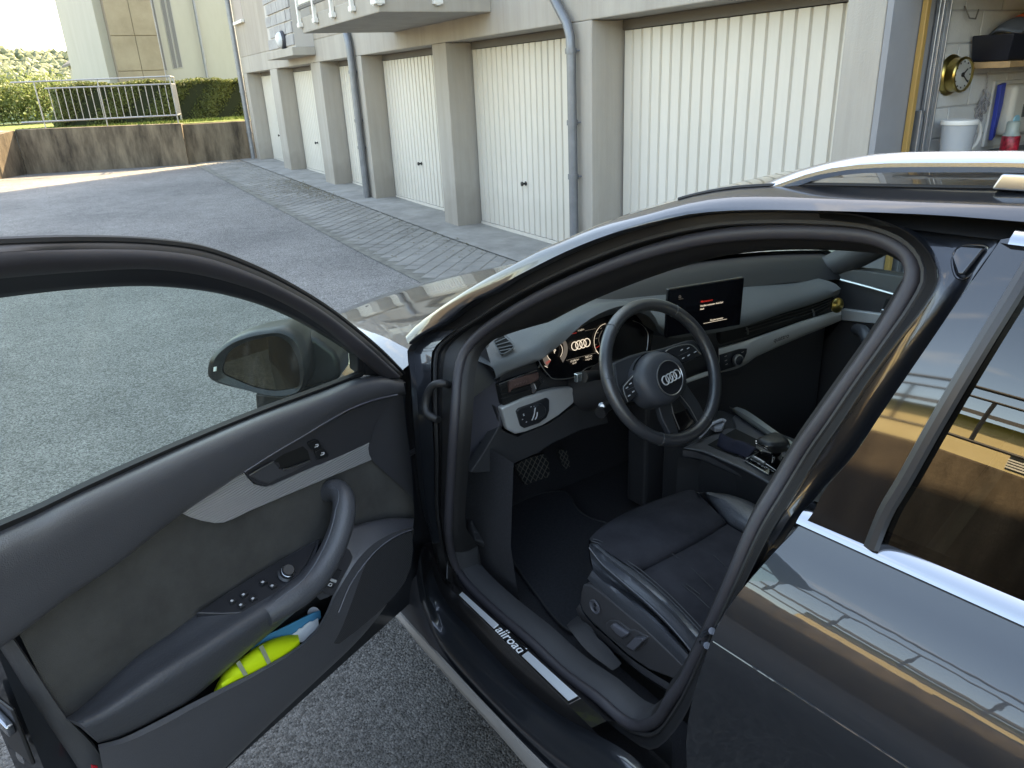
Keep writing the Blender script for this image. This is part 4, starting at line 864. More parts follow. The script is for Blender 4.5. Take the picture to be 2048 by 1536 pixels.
for s_ in (1, -1):
    rows = []
    for dz, dy in ((.002, .003), (-.02, .05), (-.09, .10), (-.22, .125), (-.45, .13), (-.62, .10)):
        rows.append([np.array([p[0] + (0 if i_ else .0), s_ * min(abs(p[1]) + dy * np.interp(p[0], [1.45, 2.3, 2.62], [1.0, 1.0, .5]), .93), p[2] + dz]) for i_, p in enumerate(bonnet(x, 1.0) for x in np.linspace(1.49, 2.62, 24))])
    MB().grid(rows).build('front_wing', PAINT, car)
fb = [bonnet(2.62, q) for q in np.linspace(1, -1, 21)]
loft([fb, [p + np.array([.05, 0, -.08]) for p in fb], [p + np.array([.07, 0, -.3]) for p in fb], [p + np.array([0, 0, -.55]) for p in fb]], 21, 3).build('front_bumper', PAINT, car)
cow = [bonnet(1.50, q) + np.array([-.02, 0, -.012]) for q in np.linspace(.97, -.97, 21)]
loft([cow, [p + np.array([-.10, 0, -.01]) for p in cow], [p + np.array([-.16, 0, -.06]) for p in cow]], 21, 2).build('cowl', RUB, car)
for s_ in (1, -1):
    MB().lathe((2.18, s_ * .62, .315), (0, s_, 0), [(.20, 0), (.315, .02), (.32, .10), (.31, .19), (.22, .2), (.2, .18), (.05, .17), (0, .17)], 32).build('front_wheel', RUB, car)
# floor pan and bulkhead so that the cabin is closed
cab = MB(); cab.box((-1.4, -.86, .26), (1.75, .80, .285)); cab.box((1.70, -.84, .26), (1.74, .80, .93)); cab.box((-1.0, -.84, .26), (-.96, .80, 1.0))
cab.build('floor_pan', CARPET, car, smooth=False)
# ================================================================== THE OPEN DOOR (built in closed-door axes, then swung open)
def op(P): return [opened(p) for p in P]
dr = MB()
SUEDE = mat('dark_suede', (.062, .060, .057), .97, spec=.15, bump=.6, bscale=700, var=.22, vscale=9)
PLATEM = mat('dark_handle_plate', (.038, .038, .043), .42, bump=.2, bscale=800)
def ridged_alu():
    m = mat('ridged_aluminium', (.50, .505, .51), .36, .55); nt = m.node_tree; L = nt.links.new; b_ = nt.nodes['Principled BSDF']
    t = nt.nodes['Texture Coordinate']; mpn = nt.nodes.new('ShaderNodeMapping'); mpn.inputs['Rotation'].default_value = (0, 0, 0)
    w = nt.nodes.new('ShaderNodeTexWave'); w.bands_direction = 'Z'; w.inputs['Scale'].default_value = 62; L(t.outputs['Object'], w.inputs['Vector'])
    bn = nt.nodes.new('ShaderNodeBump'); bn.inputs['Strength'].default_value = .8; bn.inputs['Distance'].default_value = .002; L(w.outputs[0], bn.inputs['Height']); L(bn.outputs[0], b_.inputs['Normal']); return m
RALU = ridged_alu()
def dpad(pts, ins, th, name, m, parent, bevel=.004, seg=3, smooth=True, cr=0):
    """plate traced on the inner face: 'ins' = its visible face, 'th' = depth back towards the skin"""
    P = [door(q[:2], q[2] if len(q) > 2 else ins) for q in (resample(pts, cr, True) if cr else pts)]
    n_ = np.zeros(3)
    for i in range(len(P)): n_ += np.cross(P[i - 1] - P[0], P[i] - P[0])
    n_ /= np.linalg.norm(n_)
    if n_[1] > 0: n_ = -n_            # towards the cabin
    F_ = op(P); nb = opened(np.array([*HINGE, 0]) + n_) - np.array([*HINGE, 0])
    return MB().prism(F_, -nb * th).build(name, m, parent, bevel=bevel, seg=seg, smooth=smooth)
# outer skin with the shut faces
xs_ = np.linspace(.545, 1.475, 16); zrows = [.33, .36, .45, .6, .72, .80, .85, .90, .95, 1.0, 1.03]
belt_z = lambda x: float(np.interp(x, [.56, .92, 1.47], [1.015, .982, .912]))
def skin(ins, x0, x1):
    return [[np.array([x, Ys(.33 + (belt_z(x) - .33) * v + 0) - ins, .33 + (belt_z(x) - .33) * v]) for x in np.linspace(x0, x1, 16)] for v in np.linspace(0, 1, 12)]
sk0 = skin(0, .545, 1.475); sk1 = skin(.045, .565, 1.46)
dm = MB(); dm.grid([op(r) for r in sk0]); dm.grid([op(r) for r in sk1])
def rim(g): return [g[0][i] for i in range(16)] + [g[j][-1] for j in range(12)] + [g[-1][i] for i in range(15, -1, -1)] + [g[j][0] for j in range(11, -1, -1)]
dm.grid([op(rim(sk0)), op(rim(sk1))], True)
D = dm.build('driver_door', PAINT, car, angle=35)
D['label'] = 'driver door swung open, dark suede and plastic lined'
# window frame: bands from the outer rubber to the glass
fo = [(-60, 490), (0, 486), (171, 481), (308, 486), (410, 501), (513, 539), (581, 573), (649, 614), (700, 652), (760, 702), (806, 748)]
f1 = [(-60, 510), (0, 504), (171, 498), (308, 501), (410, 515), (513, 551), (578, 582), (640, 618), (695, 659), (750, 706), (800, 752)]
f2 = [(-60, 562), (0, 556), (171, 542), (308, 537), (410, 549), (513, 578), (570, 603), (622, 632), (672, 668), (722, 712), (772, 756)]
fg = [(-60, 606), (0, 597), (171, 578), (308, 573), (410, 582), (480, 596), (540, 614), (590, 635), (640, 662), (680, 686), (716, 712)]
FO, F1, F2, FG = [resample(q, 60) for q in (fo, f1, f2, fg)]
def drow(px, ins): return [door(q, ins) for q in px]
ext_rear = lambda P, dx=.17: [P[0] + np.array([-dx, .01, -.06])] + [P[0] + np.array([-dx * .5, .005, -.02])] + list(P)
O3, A3, B3, G3 = [ext_rear(drow(q, i_)) for q, i_ in ((FO, .010), (F1, .034), (F2, .046), (FG, .020))]
MB().tube(op(O3), .0065, 8).build('frame_seal', RUB, D)
loft([op(O3), op([p * .5 + q * .5 + np.array([0, -.004, 0]) for p, q in zip(O3, A3)]), op(A3)], 70, 2).build('frame_channel', mat('frame_black', (.012, .012, .014), .5), D)
loft([op([p + np.array([0, .012, .0]) for p in A3]), op(A3), op([p * .6 + q * .4 + np.array([0, -.010, 0]) for p, q in zip(A3, B3)]), op(B3), op([p + np.array([0, .012, -.002]) for p in B3])], 70, 3).build('window_frame', SEAL, D)
Bi = [p + np.array([0, .010, -.001]) for p in B3]
loft([op(Bi), op([p * .5 + q * .5 for p, q in zip(Bi, G3)]), op(G3), op([p + np.array([0, .02, 0]) for p in G3])], 70, 2).build('window_run', mat('window_run_black', (.010, .010, .014), .42), D)
loft([op([p + np.array([0, .012, .003]) for p in O3]), op([p + np.array([0, .022, .012]) for p in G3])], 70, 2).build('frame_outer', GLOSSB, D)
# glass
blow = [(-260, 1146), (-150, 1100), (-60, 1062), (0, 1037), (68, 1008), (137, 975), (300, 902), (500, 820), (640, 769), (716, 740)]
BL = drow(resample(blow, 60), .016)
BL = [p - np.array([0, .0, .012]) for p in BL]
G4 = [p + np.array([0, .004, 0]) for p in G3]
sm = glass_mat('green_glass', (.80, .93, .86), refl=.010); nt = sm.node_tree; L = nt.links.new
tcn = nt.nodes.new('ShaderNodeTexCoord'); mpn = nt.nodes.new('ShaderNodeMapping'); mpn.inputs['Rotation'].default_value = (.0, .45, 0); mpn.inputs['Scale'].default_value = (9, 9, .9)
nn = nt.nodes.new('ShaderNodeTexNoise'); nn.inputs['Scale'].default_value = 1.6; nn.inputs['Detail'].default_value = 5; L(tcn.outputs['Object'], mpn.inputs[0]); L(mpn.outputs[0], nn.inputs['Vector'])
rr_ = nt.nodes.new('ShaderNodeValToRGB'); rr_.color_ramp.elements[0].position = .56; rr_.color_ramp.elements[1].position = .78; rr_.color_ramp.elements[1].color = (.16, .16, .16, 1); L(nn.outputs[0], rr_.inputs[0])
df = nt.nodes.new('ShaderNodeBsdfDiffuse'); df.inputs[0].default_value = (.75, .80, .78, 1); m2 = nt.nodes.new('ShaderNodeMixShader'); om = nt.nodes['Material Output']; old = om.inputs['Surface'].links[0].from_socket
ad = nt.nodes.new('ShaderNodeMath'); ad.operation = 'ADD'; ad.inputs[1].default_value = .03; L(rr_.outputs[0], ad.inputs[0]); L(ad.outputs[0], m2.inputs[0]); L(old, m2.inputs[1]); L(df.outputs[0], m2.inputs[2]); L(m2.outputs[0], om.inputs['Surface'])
loft([op(G4), op(BL)], 60, 8).build('side_window', sm, D)
loft([op([p + np.array([0, -.012, .0]) for p in BL]), op([p + np.array([0, -.018, .011]) for p in BL]), op([p + np.array([0, -.008, .014]) for p in BL]), op([p + np.array([0, -.002, .0]) for p in BL])], 60, 1).build('window_wiper_seal', RUB, D)
# sail panel in front of the glass
dpad([(716, 708), (722, 690), (745, 700), (790, 742), (806, 752), (800, 760), (760, 752), (718, 752)], .030, .03, 'sail_panel', mat('sail_black', (.014, .014, .016), .45), D, .004)
dpad([(728, 716), (735, 712), (752, 714), (756, 744), (752, 750), (730, 750)], .034, .006, 'sail_cover', mat('sail_black', (.014, .014, .016), .45), D, .003)

# upper trim
u_top = [(-60, 1078), (0, 1050), (68, 1020), (137, 986), (300, 913), (500, 830), (640, 780), (720, 752), (768, 749), (806, 760)]
u_low = [(-50, 1330), (36, 1270), (137, 1193), (239, 1124), (308, 1069), (362, 1028), (423, 987), (489, 943), (553, 904), (606, 872), (643, 850), (700, 818), (750, 798), (790, 790), (812, 788)]
UT, UL = resample(u_top, 70), resample(u_low, 70)
rows = []
for t, i_ in ((0, .016), (.05, .034), (.16, .056), (.34, .073), (.6, .083), (.9, .084), (1.0, .078), (1.0, .060)):
    rows.append(op([door(q, i_ + (0 if q[0] < 760 else -.014 * (q[0] - 760) / 50)) for q in UT * (1 - t) + UL * t]))
loft(rows, 70, 3).build('upper_trim', PANEL, D)
tq = MB(); c_ = door((726, 764), .046); tq.lathe(opened(c_), opened(c_ + np.array([0, -1, .35])) - opened(c_), [(.0075, 0), (.0075, .002), (.005, .0025), (.004, .001), (0, .001)], 16); tq.build('lock_pin', BLACKP, D)
# suede insert
sue = [(38, 1268), (137, 1190), (239, 1121), (308, 1066), (365, 1024), (440, 1000), (560, 930), (640, 890), (743, 850), (800, 880), (826, 985), (829, 1036), (777, 1040), (728, 1050), (687, 1066), (633, 1090), (598, 1103), (513, 1156), (393, 1234), (273, 1318), (150, 1428), (130, 1434), (82, 1356)]
P = [door(q, .056) for q in sue]
def fill_sheet(px, ins, name, m, parent, n=30, bulge=0.0):
    """subdivided sheet inside a traced outline"""
    bm = bmesh.new(); vs_ = [bm.verts.new((q[0], q[1], 0)) for q in px]; bm.faces.new(vs_); bmesh.ops.triangulate(bm, faces=bm.faces)
    bmesh.ops.subdivide_edges(bm, edges=[e for e in bm.edges if e.calc_length() > 40], cuts=4, use_grid_fill=True)
    mb = MB(); V = [opened(door((v.co.x, v.co.y), ins)) for v in bm.verts]; bm.verts.index_update(); mb.add(V, [tuple(v.index for v in f.verts) for f in bm.faces]); bm.free()
    return mb.build(name, m, parent)
fill_sheet(sue, .058, 'suede_insert', SUEDE, D)
# front corner cover
fill_sheet([(797, 787), (762, 812), (745, 853), (738, 888), (738, 906), (744, 921), (802, 973), (827, 998), (824, 940), (812, 850), (806, 792)], .066, 'corner_cover', PLATEM, D)
# handle plate, pull, lever and lock buttons
hpl = cB((566, 386), (700, 298), (830, 222), (1060, 88), (1200, 4)) + [(700, 822), (750, 802), (795, 790), (768, 814), (749, 853), (742, 886), (700, 905)] + cB((1250, 300), (1100, 358), (800, 492), (740, 502), (660, 482), (600, 428))
H_ = dpad(hpl, .068, .01, 'handle_plate', PLATEM, D, .002)
dpad(cB((812, 296), (850, 262), (900, 232), (1050, 172), (1090, 210), (1112, 292), (1060, 318), (900, 366), (862, 352), (840, 320)), .0695, .004, 'pull_recess', DARKV, D, .001)
dpad(cB((612, 412), (700, 360), (806, 298), (838, 326), (862, 358), (900, 370), (1102, 294), (1122, 306), (1000, 372), (770, 482), (700, 466)), .076, .006, 'door_release', mat('release_grey', (.055, .056, .062), .35, bump=.2, bscale=900), D, .003)
def dline(pts, ins, r, name, m, parent): return MB().tube(op([door(q, ins) for q in (resample(pts, 30) if len(pts) > 2 else pts)]), r, 6).build(name, m, parent)
dline(cB((612, 410), (710, 352), (808, 298)), .078, .0012, 'chrome_line', SATIN, D)
dline(cB((888, 364), (925, 358), (1010, 328), (1104, 292)), .079, .0014, 'chrome_line', SATIN, D)
dline(cB((568, 384), (830, 218), (1060, 84), (1200, -2)) + [(700, 818), (750, 799), (795, 789)], .081, .0014, 'plate_edge', mat('edge_grey', (.16, .16, .18), .4), D)
ICON = mat('white_print', (.55, .56, .58), .5)
for pts, ic in ((((1092, 152), (1150, 126), (1180, 128), (1206, 180), (1148, 216), (1120, 196)), (1158, 170)), (((1152, 220), (1210, 184), (1262, 238), (1256, 262), (1176, 288)), (1206, 236))):
    bt_ = dpad(cB(*pts), .076, .006, 'lock_button', BLACKP, D, .002)
    dline(cB((ic[0] - 14, ic[1] + 12), (ic[0] + 10, ic[1] + 4), (ic[0] + 14, ic[1] - 10), (ic[0] - 6, ic[1] - 8)), .0765, .0011, 'lock_symbol', ICON, bt_)
# ridged aluminium strip
dpad(cB((60, 725), (300, 562), (568, 388), (598, 432), (655, 486), (740, 508), (802, 496), (1102, 362), (1252, 304), (1596, 142), (1588, 190), (1594, 240), (1616, 286), (1400, 376), (1200, 458), (900, 584), (600, 712), (480, 772), (400, 802), (330, 806), (220, 786), (130, 758)), .069, .012, 'aluminium_strip', RALU, D, .002)

# armrest with the grab handle
r0 = [(128, 1436), (150, 1424), (273, 1313), (342, 1265), (393, 1227), (513, 1149), (598, 1097), (640, 1076)]
r1 = [(160, 1446), (200, 1428), (273, 1385), (342, 1342), (410, 1302), (513, 1236), (575, 1192), (622, 1142)]
r2 = [(196, 1486), (235, 1476), (285, 1454), (330, 1430), (376, 1405), (440, 1352), (502, 1298), (560, 1250), (618, 1202)]
Q0, Q1, Q2 = [resample(q, 50) for q in (r0, r1, r2)]
arm = [op(drow(Q0, .054)), op(drow(Q0 * .92 + Q1 * .08, .066)), op(drow(Q0 * .5 + Q1 * .5, .100)), op(drow(Q0 * .12 + Q1 * .88, .134)), op(drow(Q1 * .9 + Q2 * .1, .142)), op(drow(Q1 * .6 + Q2 * .4, .138)), op(drow(Q1 * .1 + Q2 * .9, .122)), op(drow(Q2, .100))]
am = MB(); loft(arm, 50, 3, mb=am)
e0 = [a[0] for a in arm]; cen = np.mean(e0, axis=0); am.grid([e0, [cen * .97 + 0 * p + p * .03 for p in e0]])
am.build('armrest', LEATH, D, angle=80)
gp = [(655, 985, .056), (668, 979, .078), (683, 988, .104), (689, 1010, .122), (683, 1050, .132), (668, 1092, .136), (648, 1130, .138), (622, 1165, .138), (580, 1198, .134), (530, 1230, .126)]
gpr = resample([(q[0], q[1], q[2] * 1000) for q in gp], 34)
gpath = [opened(door(q[:2], q[2] / 1000)) for q in gpr]
rad = np.interp(np.linspace(0, 1, 34), [0, .08, .25, .5, .8, 1], [.020, .022, .0235, .0245, .027, .022])
MB().tube(gpath, rad, 16).build('grab_handle', LEATH, D)
seam = [opened(door((q[0] - 17 * np.clip(i / 6, .2, 1), q[1] - 4), q[2] / 1000 + .019)) for i, q in enumerate(gpr[3:30])]
MB().tube(seam, .0011, 6).build('handle_seam', mat('seam_grey', (.10, .11, .13), .5), D)
# switch pack
sp = cA((1148, 628), (1320, 516), (1500, 402), (1640, 318), (1850, 208), (1846, 240), (1800, 330), (1745, 400), (1680, 456), (1600, 530), (1500, 600), (1430, 626), (1300, 632))
def armins(q):
    d0 = min(np.linalg.norm(Q0[:, :2] - q[:2], axis=1)); d1 = min(np.linalg.norm(Q1[:, :2] - q[:2], axis=1)); return .060 + (.134 - .060) * (d0 / (d0 + d1 + 1e-6)) + .006
SPK = dpad([(q[0], q[1], armins(q)) for q in sp], 0, .012, 'switch_panel', mat('switch_panel_grey', (.022, .023, .027), .35), D, .002)
def apad(pts, lift, th, name, m, parent, bevel=.002): return dpad([(q[0], q[1], armins(q) + lift) for q in cA(*pts)], 0, th, name, m, parent, bevel)
SWM = mat('switch_black', (.020, .021, .024), .3)
for pts, ic in ((((1512, 440), (1546, 424), (1572, 440), (1536, 462)), (1538, 447)), (((1564, 462), (1598, 446), (1626, 462), (1590, 484)), (1592, 468)), (((1398, 514), (1432, 498), (1456, 512), (1420, 536)), (1424, 520)), (((1452, 536), (1486, 520), (1512, 536), (1476, 560)), (1480, 543)), (((1336, 548), (1368, 536), (1388, 552), (1352, 572)), (1357, 557)), (((1386, 574), (1420, 562), (1444, 580), (1406, 598)), (1409, 580))):
    w_ = apad(pts, .006, .008, 'window_switch', SWM, D)
    x, y = ic; apad(((x - 11, y + 2), (x - 1, y - 7), (x + 10, y - 4), (x + 2, y + 6)), .0068, .0006, 'window_symbol', ICON, w_, 0)
kc = cA((1674, 402))[0]; kp = door(kc, armins(kc) + .0); kn = np.array([-.10, -.62, .78])
kb = MB().lathe(opened(kp), opened(kp + kn) - opened(kp), [(.017, 0), (.017, .004), (.0125, .006), (.0115, .020), (.010, .022), (0, .022)], 20).build('mirror_knob', SWM, D)
MB().lathe(opened(kp), opened(kp + kn) - opened(kp), [(.0122, .012), (.0128, .0125), (.0126, .0165), (.0118, .017)], 20).build('knob_ring', CHROME, kb)

# lower panel with the map pocket
rim_ = [(196, 1489), (240, 1478), (300, 1450), (376, 1410), (427, 1384), (513, 1342), (601, 1289), (639, 1248), (660, 1206), (668, 1185), (684, 1155), (709, 1116), (741, 1084), (777, 1066), (825, 1054)]
bot_ = [(222, 1620), (300, 1650), (380, 1600), (448, 1536), (505, 1480), (560, 1427), (630, 1362), (700, 1296), (735, 1258), (768, 1215), (790, 1175), (806, 1140), (816, 1110), (824, 1085), (828, 1060)]
RM, BT = resample(rim_, 70), resample(bot_, 70)
lp = [op(drow(RM, .060)), op(drow(RM, .118)), op(drow(RM * .98 + BT * .02, .124)), op(drow(RM * .85 + BT * .15, .118)), op(drow(RM * .55 + BT * .45, .106)), op(drow(RM * .15 + BT * .85, .090)), op(drow(BT, .075)), op(drow(BT, .040))]
# rim is open towards the pocket: start the sheet at its lip
lo_ = MB(); loft(lp[1:], 70, 3, mb=lo_); lo_.build('lower_panel', PANEL, D)
po = [(196, 1489), (240, 1478), (300, 1450), (376, 1407), (440, 1352), (502, 1298), (560, 1250), (618, 1202), (650, 1185), (668, 1185), (660, 1206), (639, 1248), (601, 1289), (513, 1342), (427, 1384), (376, 1412), (300, 1452), (240, 1480)]
fill_sheet([(190, 1470), (285, 1420), (376, 1380), (502, 1280), (618, 1180), (668, 1150), (700, 1160), (680, 1220), (660, 1250), (610, 1300), (520, 1352), (430, 1400), (300, 1462), (230, 1490)], .050, 'pocket_back', mat('pocket_black', (.008, .008, .009), .8), D)
# upper front bridge between suede and rim with the boot switch
br_ = [(828, 1037), (777, 1037), (728, 1047), (690, 1060), (668, 1085), (650, 1118), (632, 1150), (618, 1176)]
bl_ = [(826, 1056), (777, 1067), (741, 1085), (709, 1117), (684, 1156), (668, 1186), (656, 1194), (640, 1200)]
BRr, BLr = resample(br_, 50), resample(bl_, 50)
loft([op(drow(BRr, .052)), op(drow(BRr, .080)), op(drow(BRr * .85 + BLr * .15, .092)), op(drow(BRr * .4 + BLr * .6, .108)), op(drow(BLr, .120))], 50, 3).build('front_bridge', PANEL, D)
bs = dpad(cB((1330, 978), (1390, 990), (1440, 1030), (1462, 1082), (1440, 1140), (1300, 1400), (1180, 1362), (1200, 1310), (1280, 1150), (1310, 1060)), .131, .012, 'boot_switch_plate', PLATEM, D, .003)
fr_ = dpad(cB((1296, 1168), (1374, 1194), (1300, 1346), (1218, 1322)), .134, .006, 'boot_switch', SWM, D, .002)
dpad(cB((1262, 1246), (1332, 1272), (1322, 1298), (1254, 1270)), .139, .006, 'switch_bar', mat('bar_silver', (.6, .61, .62), .3, .3), D, .002)
dline(cB((1256, 1314), (1268, 1296), (1286, 1302), (1276, 1320), (1256, 1314)), .136, .0009, 'boot_symbol', ICON, D)
# speaker grille
gr_px = cG((512, 152), (440, 178), (380, 205), (320, 248), (262, 300), (205, 395), (150, 510), (90, 640), (30, 755), (12, 790), (60, 812), (85, 810), (180, 740), (300, 640), (400, 540), (470, 450), (505, 360), (518, 250))
GRM = mat('grille_black', (.026, .026, .028), .55); nt = GRM.node_tree; L = nt.links.new
w = nt.nodes.new('ShaderNodeTexWave'); w.bands_direction = 'Z'; w.inputs['Scale'].default_value = 75; w.inputs['Distortion'].default_value = .4; L(nt.nodes['Texture Coordinate'].outputs['Object'], w.inputs['Vector'])
bn = nt.nodes.new('ShaderNodeBump'); bn.inputs['Strength'].default_value = .7; bn.inputs['Distance'].default_value = .003; L(w.outputs[0], bn.inputs['Height']); L(bn.outputs[0], nt.nodes['Principled BSDF'].inputs['Normal'])
dpad([(q[0], q[1], .1195 - .022 * np.clip((q[1] - 1075) / 230, 0, 1)) for q in gr_px], 0, .01, 'speaker_grille', GRM, D, .002)
dline(cB((1340, 1536), (1440, 1302), (1580, 1104), (1700, 982), (1830, 900), (1950, 852)), .118, .0012, 'grille_edge', mat('edge_grey', (.16, .16, .18), .4), D)
# rear edge of the trim, shut face with the latch
re_ = [(-60, 1150), (0, 1233), (26, 1272), (82, 1356), (133, 1431), (191, 1490), (222, 1540), (260, 1620)]
r2e = [(-90, 1180), (-30, 1258), (2, 1300), (55, 1385), (105, 1460), (152, 1530), (180, 1580), (210, 1660)]
RE, RE2 = resample(re_, 40), resample(r2e, 40)
loft([op(drow(RE, .062)), op(drow(RE * .9 + RE2 * .1, .066)), op(drow(RE * .45 + RE2 * .55, .060)), op(drow(RE2, .046)), op([p + np.array([.003, .03, 0]) for p in drow(RE2, .046)])], 40, 3).build('rear_edge_trim', mat('edge_plastic', (.05, .05, .053), .5, bump=.3, bscale=700), D)
lt = MB(); lc = closed(atZ((20, 1442), .716)); X0 = .548
def lpt(a, c, e=0): return opened(np.array([X0 - e, lc[1] - .018 + a, lc[2] + c]))
lt.prism([lpt(-.035, -.05), lpt(.03, -.05), lpt(.03, .055), lpt(-.035, .055)], lpt(0, 0, .006) - lpt(0, 0))
lt.build('latch', BLACKP, D, bevel=.004)
MB().prism([lpt(-.03, .012, .006), lpt(.02, .03, .006), lpt(.02, .046, .006), lpt(-.03, .03, .006)], lpt(0, 0, .014) - lpt(0, 0, .002)).build('latch_claw', CHROME, D, bevel=.003)
MB().lathe(lpt(.01, -.06, .0), lpt(0, 0, 1) - lpt(0, 0, 0), [(.011, 0), (.011, .004), (.006, .006), (0, .006)], 12).build('latch_screw', CHROME, D)
dpad([(184, 1530), (196, 1532), (196, 1560), (186, 1560)], .092, .004, 'red_reflector', mat('red_reflector', (.45, .02, .03), .2), D, .001)

# door mirror
vm = np.array([1.19, .985, 1.03]); mn = np.array([-.86, -.47, .0]); mn /= np.linalg.norm(mn)
def mpx(pts, e=0.0): return [doorP(q, vm + mn * e, mn) for q in pts]
mg = cC((1303, 862), (1312, 800), (1335, 752), (1410, 698), (1520, 664), (1620, 652), (1688, 690), (1735, 770), (1752, 850), (1746, 945), (1690, 962), (1610, 970), (1500, 952), (1395, 912))
mo = cC((1220, 885), (1225, 800), (1245, 765), (1330, 690), (1450, 640), (1560, 620), (1660, 614), (1745, 660), (1790, 780), (1792, 900), (1745, 985), (1620, 1006), (1420, 962), (1262, 918))
MOr, MGr = resample(mo, 60, True), resample(mg, 60, True)
o0, g0 = mpx(MOr), mpx(MGr, -.006); cm_ = np.mean(o0, axis=0)
mb = MB(); rows = [g0, mpx(MGr, .0), [p * .35 + q * .65 + mn * .006 for p, q in zip(mpx(MGr), o0)], o0]
for e, s_ in ((.02, 1.015), (.05, 1.0), (.085, .9), (.115, .7), (.13, .40), (.133, .05)): rows.append([cm_ + (p - cm_) * s_ - mn * e * 1.15 for p in o0])
mb.grid([op(r) for r in rows], True); MH = mb.build('mirror_housing', PAINT if False else mat('mirror_shell', (.010, .012, .014), .42, .1), D, angle=50)
MB().poly(op(mpx(MGr, -.003))).build('mirror_glass', mat('mirror_silver', (.14, .13, .10), .015, 1.0), D, smooth=False)
sg = mpx(cC((1254, 830), (1270, 828), (1268, 852), (1252, 854)), .004); MB().prism(op(sg), op([mn * .003])[0] - op([mn * 0])[0]).build('side_sign', mat('white_sign', (.8, .82, .82), .3), D)
ib = [doorP(q, vm - mn * .05, mn) for q in cC((1745, 640), (1850, 665), (1955, 745), (1982, 800), (1988, 905), (1900, 940), (1760, 985))]
MB().prism(op(ib), op([-mn * .09])[0] - op([mn * 0])[0]).build('mirror_body', mat('mirror_shell', (.022, .026, .030), .22, .3, coat=.5), D, bevel=.012, seg=3)
ft = [doorP(q, vm - mn * .03, mn) for q in cC((1490, 985), (1640, 1000), (1760, 975), (1900, 930), (1700, 1050), (1560, 1100), (1500, 1120))]
MB().prism(op(ft), op([-mn * .06])[0] - op([mn * 0])[0]).build('mirror_foot', BLACKP, D, bevel=.006)

# hinge side: wiring boot, check strap
wb_ = [side(q, i_) for q, i_ in zip(cD((720, 935), (690, 925), (640, 935), (602, 985), (588, 1050), (596, 1100), (640, 1130), (665, 1140)), (.06, .03, .02, .02, .02, .02, .03, .06))]
MB().tube(resample(wb_, 30), .0085, 10).build('wiring_boot', RUB, car)
ck = MB(); a, c = side(cD((640, 1250))[0], .06), opened(door(cD((455, 1365))[0], .03)); ck.tube([a, a * .5 + c * .5, c], .006, 8)
ck.build('check_strap', mat('strap_steel', (.10, .10, .11), .4, .8), car)
for i, q in enumerate(((600, 1262), (575, 1282), (612, 1290), (560, 1300), (590, 1318))):
    p = side(cD(q)[0], .045); MB().lathe(p, (-.5, .75, .35), [(.010, 0), (.011, .006), (.006, .012), (0, .012)], 8).build('hinge_bolt', mat('worn_steel', (.40, .42, .45), .3, 1.0), car)

# ---- things lying in the door pocket
YV = mat('hi_vis_yellow', (.62, .80, .02), .7, emit=None, bump=.4, bscale=60)
va = [(428, 1384, .085), (448, 1345, .09), (480, 1318, .095), (520, 1290, .095), (560, 1274, .092), (596, 1268, .085)]
vb = [(428, 1388, .110), (470, 1362, .112), (513, 1344, .112), (545, 1326, .112), (580, 1306, .110), (600, 1288, .105)]
VA, VB = resample([(q[0], q[1], q[2] * 1e3) for q in va], 24), resample([(q[0], q[1], q[2] * 1e3) for q in vb], 24)
def vrow(t, lift=0): return [opened(door(q[:2], q[2] / 1e3 + lift)) for q in VA * (1 - t) + VB * t]
v_ = loft([[p - np.array([0, 0, .05]) for p in vrow(0)], vrow(0, -.01), vrow(.2, .006), vrow(.6, .010), vrow(.95, .004), [p - np.array([0, 0, .012]) for p in vrow(1, -.012)]], 24, 3).build('safety_vest', YV)
tag(v_, 'folded bright yellow safety vest stuffed in the door pocket', 'vest')
band_m = mat('reflective_grey', (.28, .30, .20), .4)
for i0 in (.42, .66):
    k = int(i0 * 23); MB().grid([[vrow(t, .0125)[k - j] + np.array([0, 0, .0]) for t in (0.05, .2, .45, .7, .95)] for j in (0, 1)]).build('grey_band', band_m, v_)
pk = [(502, 1304, .080), (503, 1285, .080), (560, 1258, .080), (625, 1226, .080), (641, 1221, .080), (643, 1236, .083), (600, 1268, .088), (545, 1294, .086)]
o = dpad(pk, 0, .004, 'parking_disc', mat('teal_card', (.02, .22, .38), .45), None, .001); tag(o, 'blue and teal parking disc card behind the yellow vest', 'card')
sc = []
for t in np.linspace(0, 1, 15):
    x, y = 562 + t * 74, 1283 - t * 47; sc += [(x, y - (3 if int(t * 14) % 2 else 0), .086)]
sc += [(638, 1252, .096), (606, 1284, .099)]
o2 = dpad(sc, 0, .003, 'disc_scale', mat('pale_print', (.62, .66, .68), .5), o, 0)
c_ = opened(door((627, 1226), .07)); MB().lathe(c_, opened(door((627, 1226), .09)) - c_, [(0, 0), (.012, 0), (.012, .002), (0, .002)], 18).build('disc_wheel', mat('grey_disc', (.25, .26, .28), .4), o)
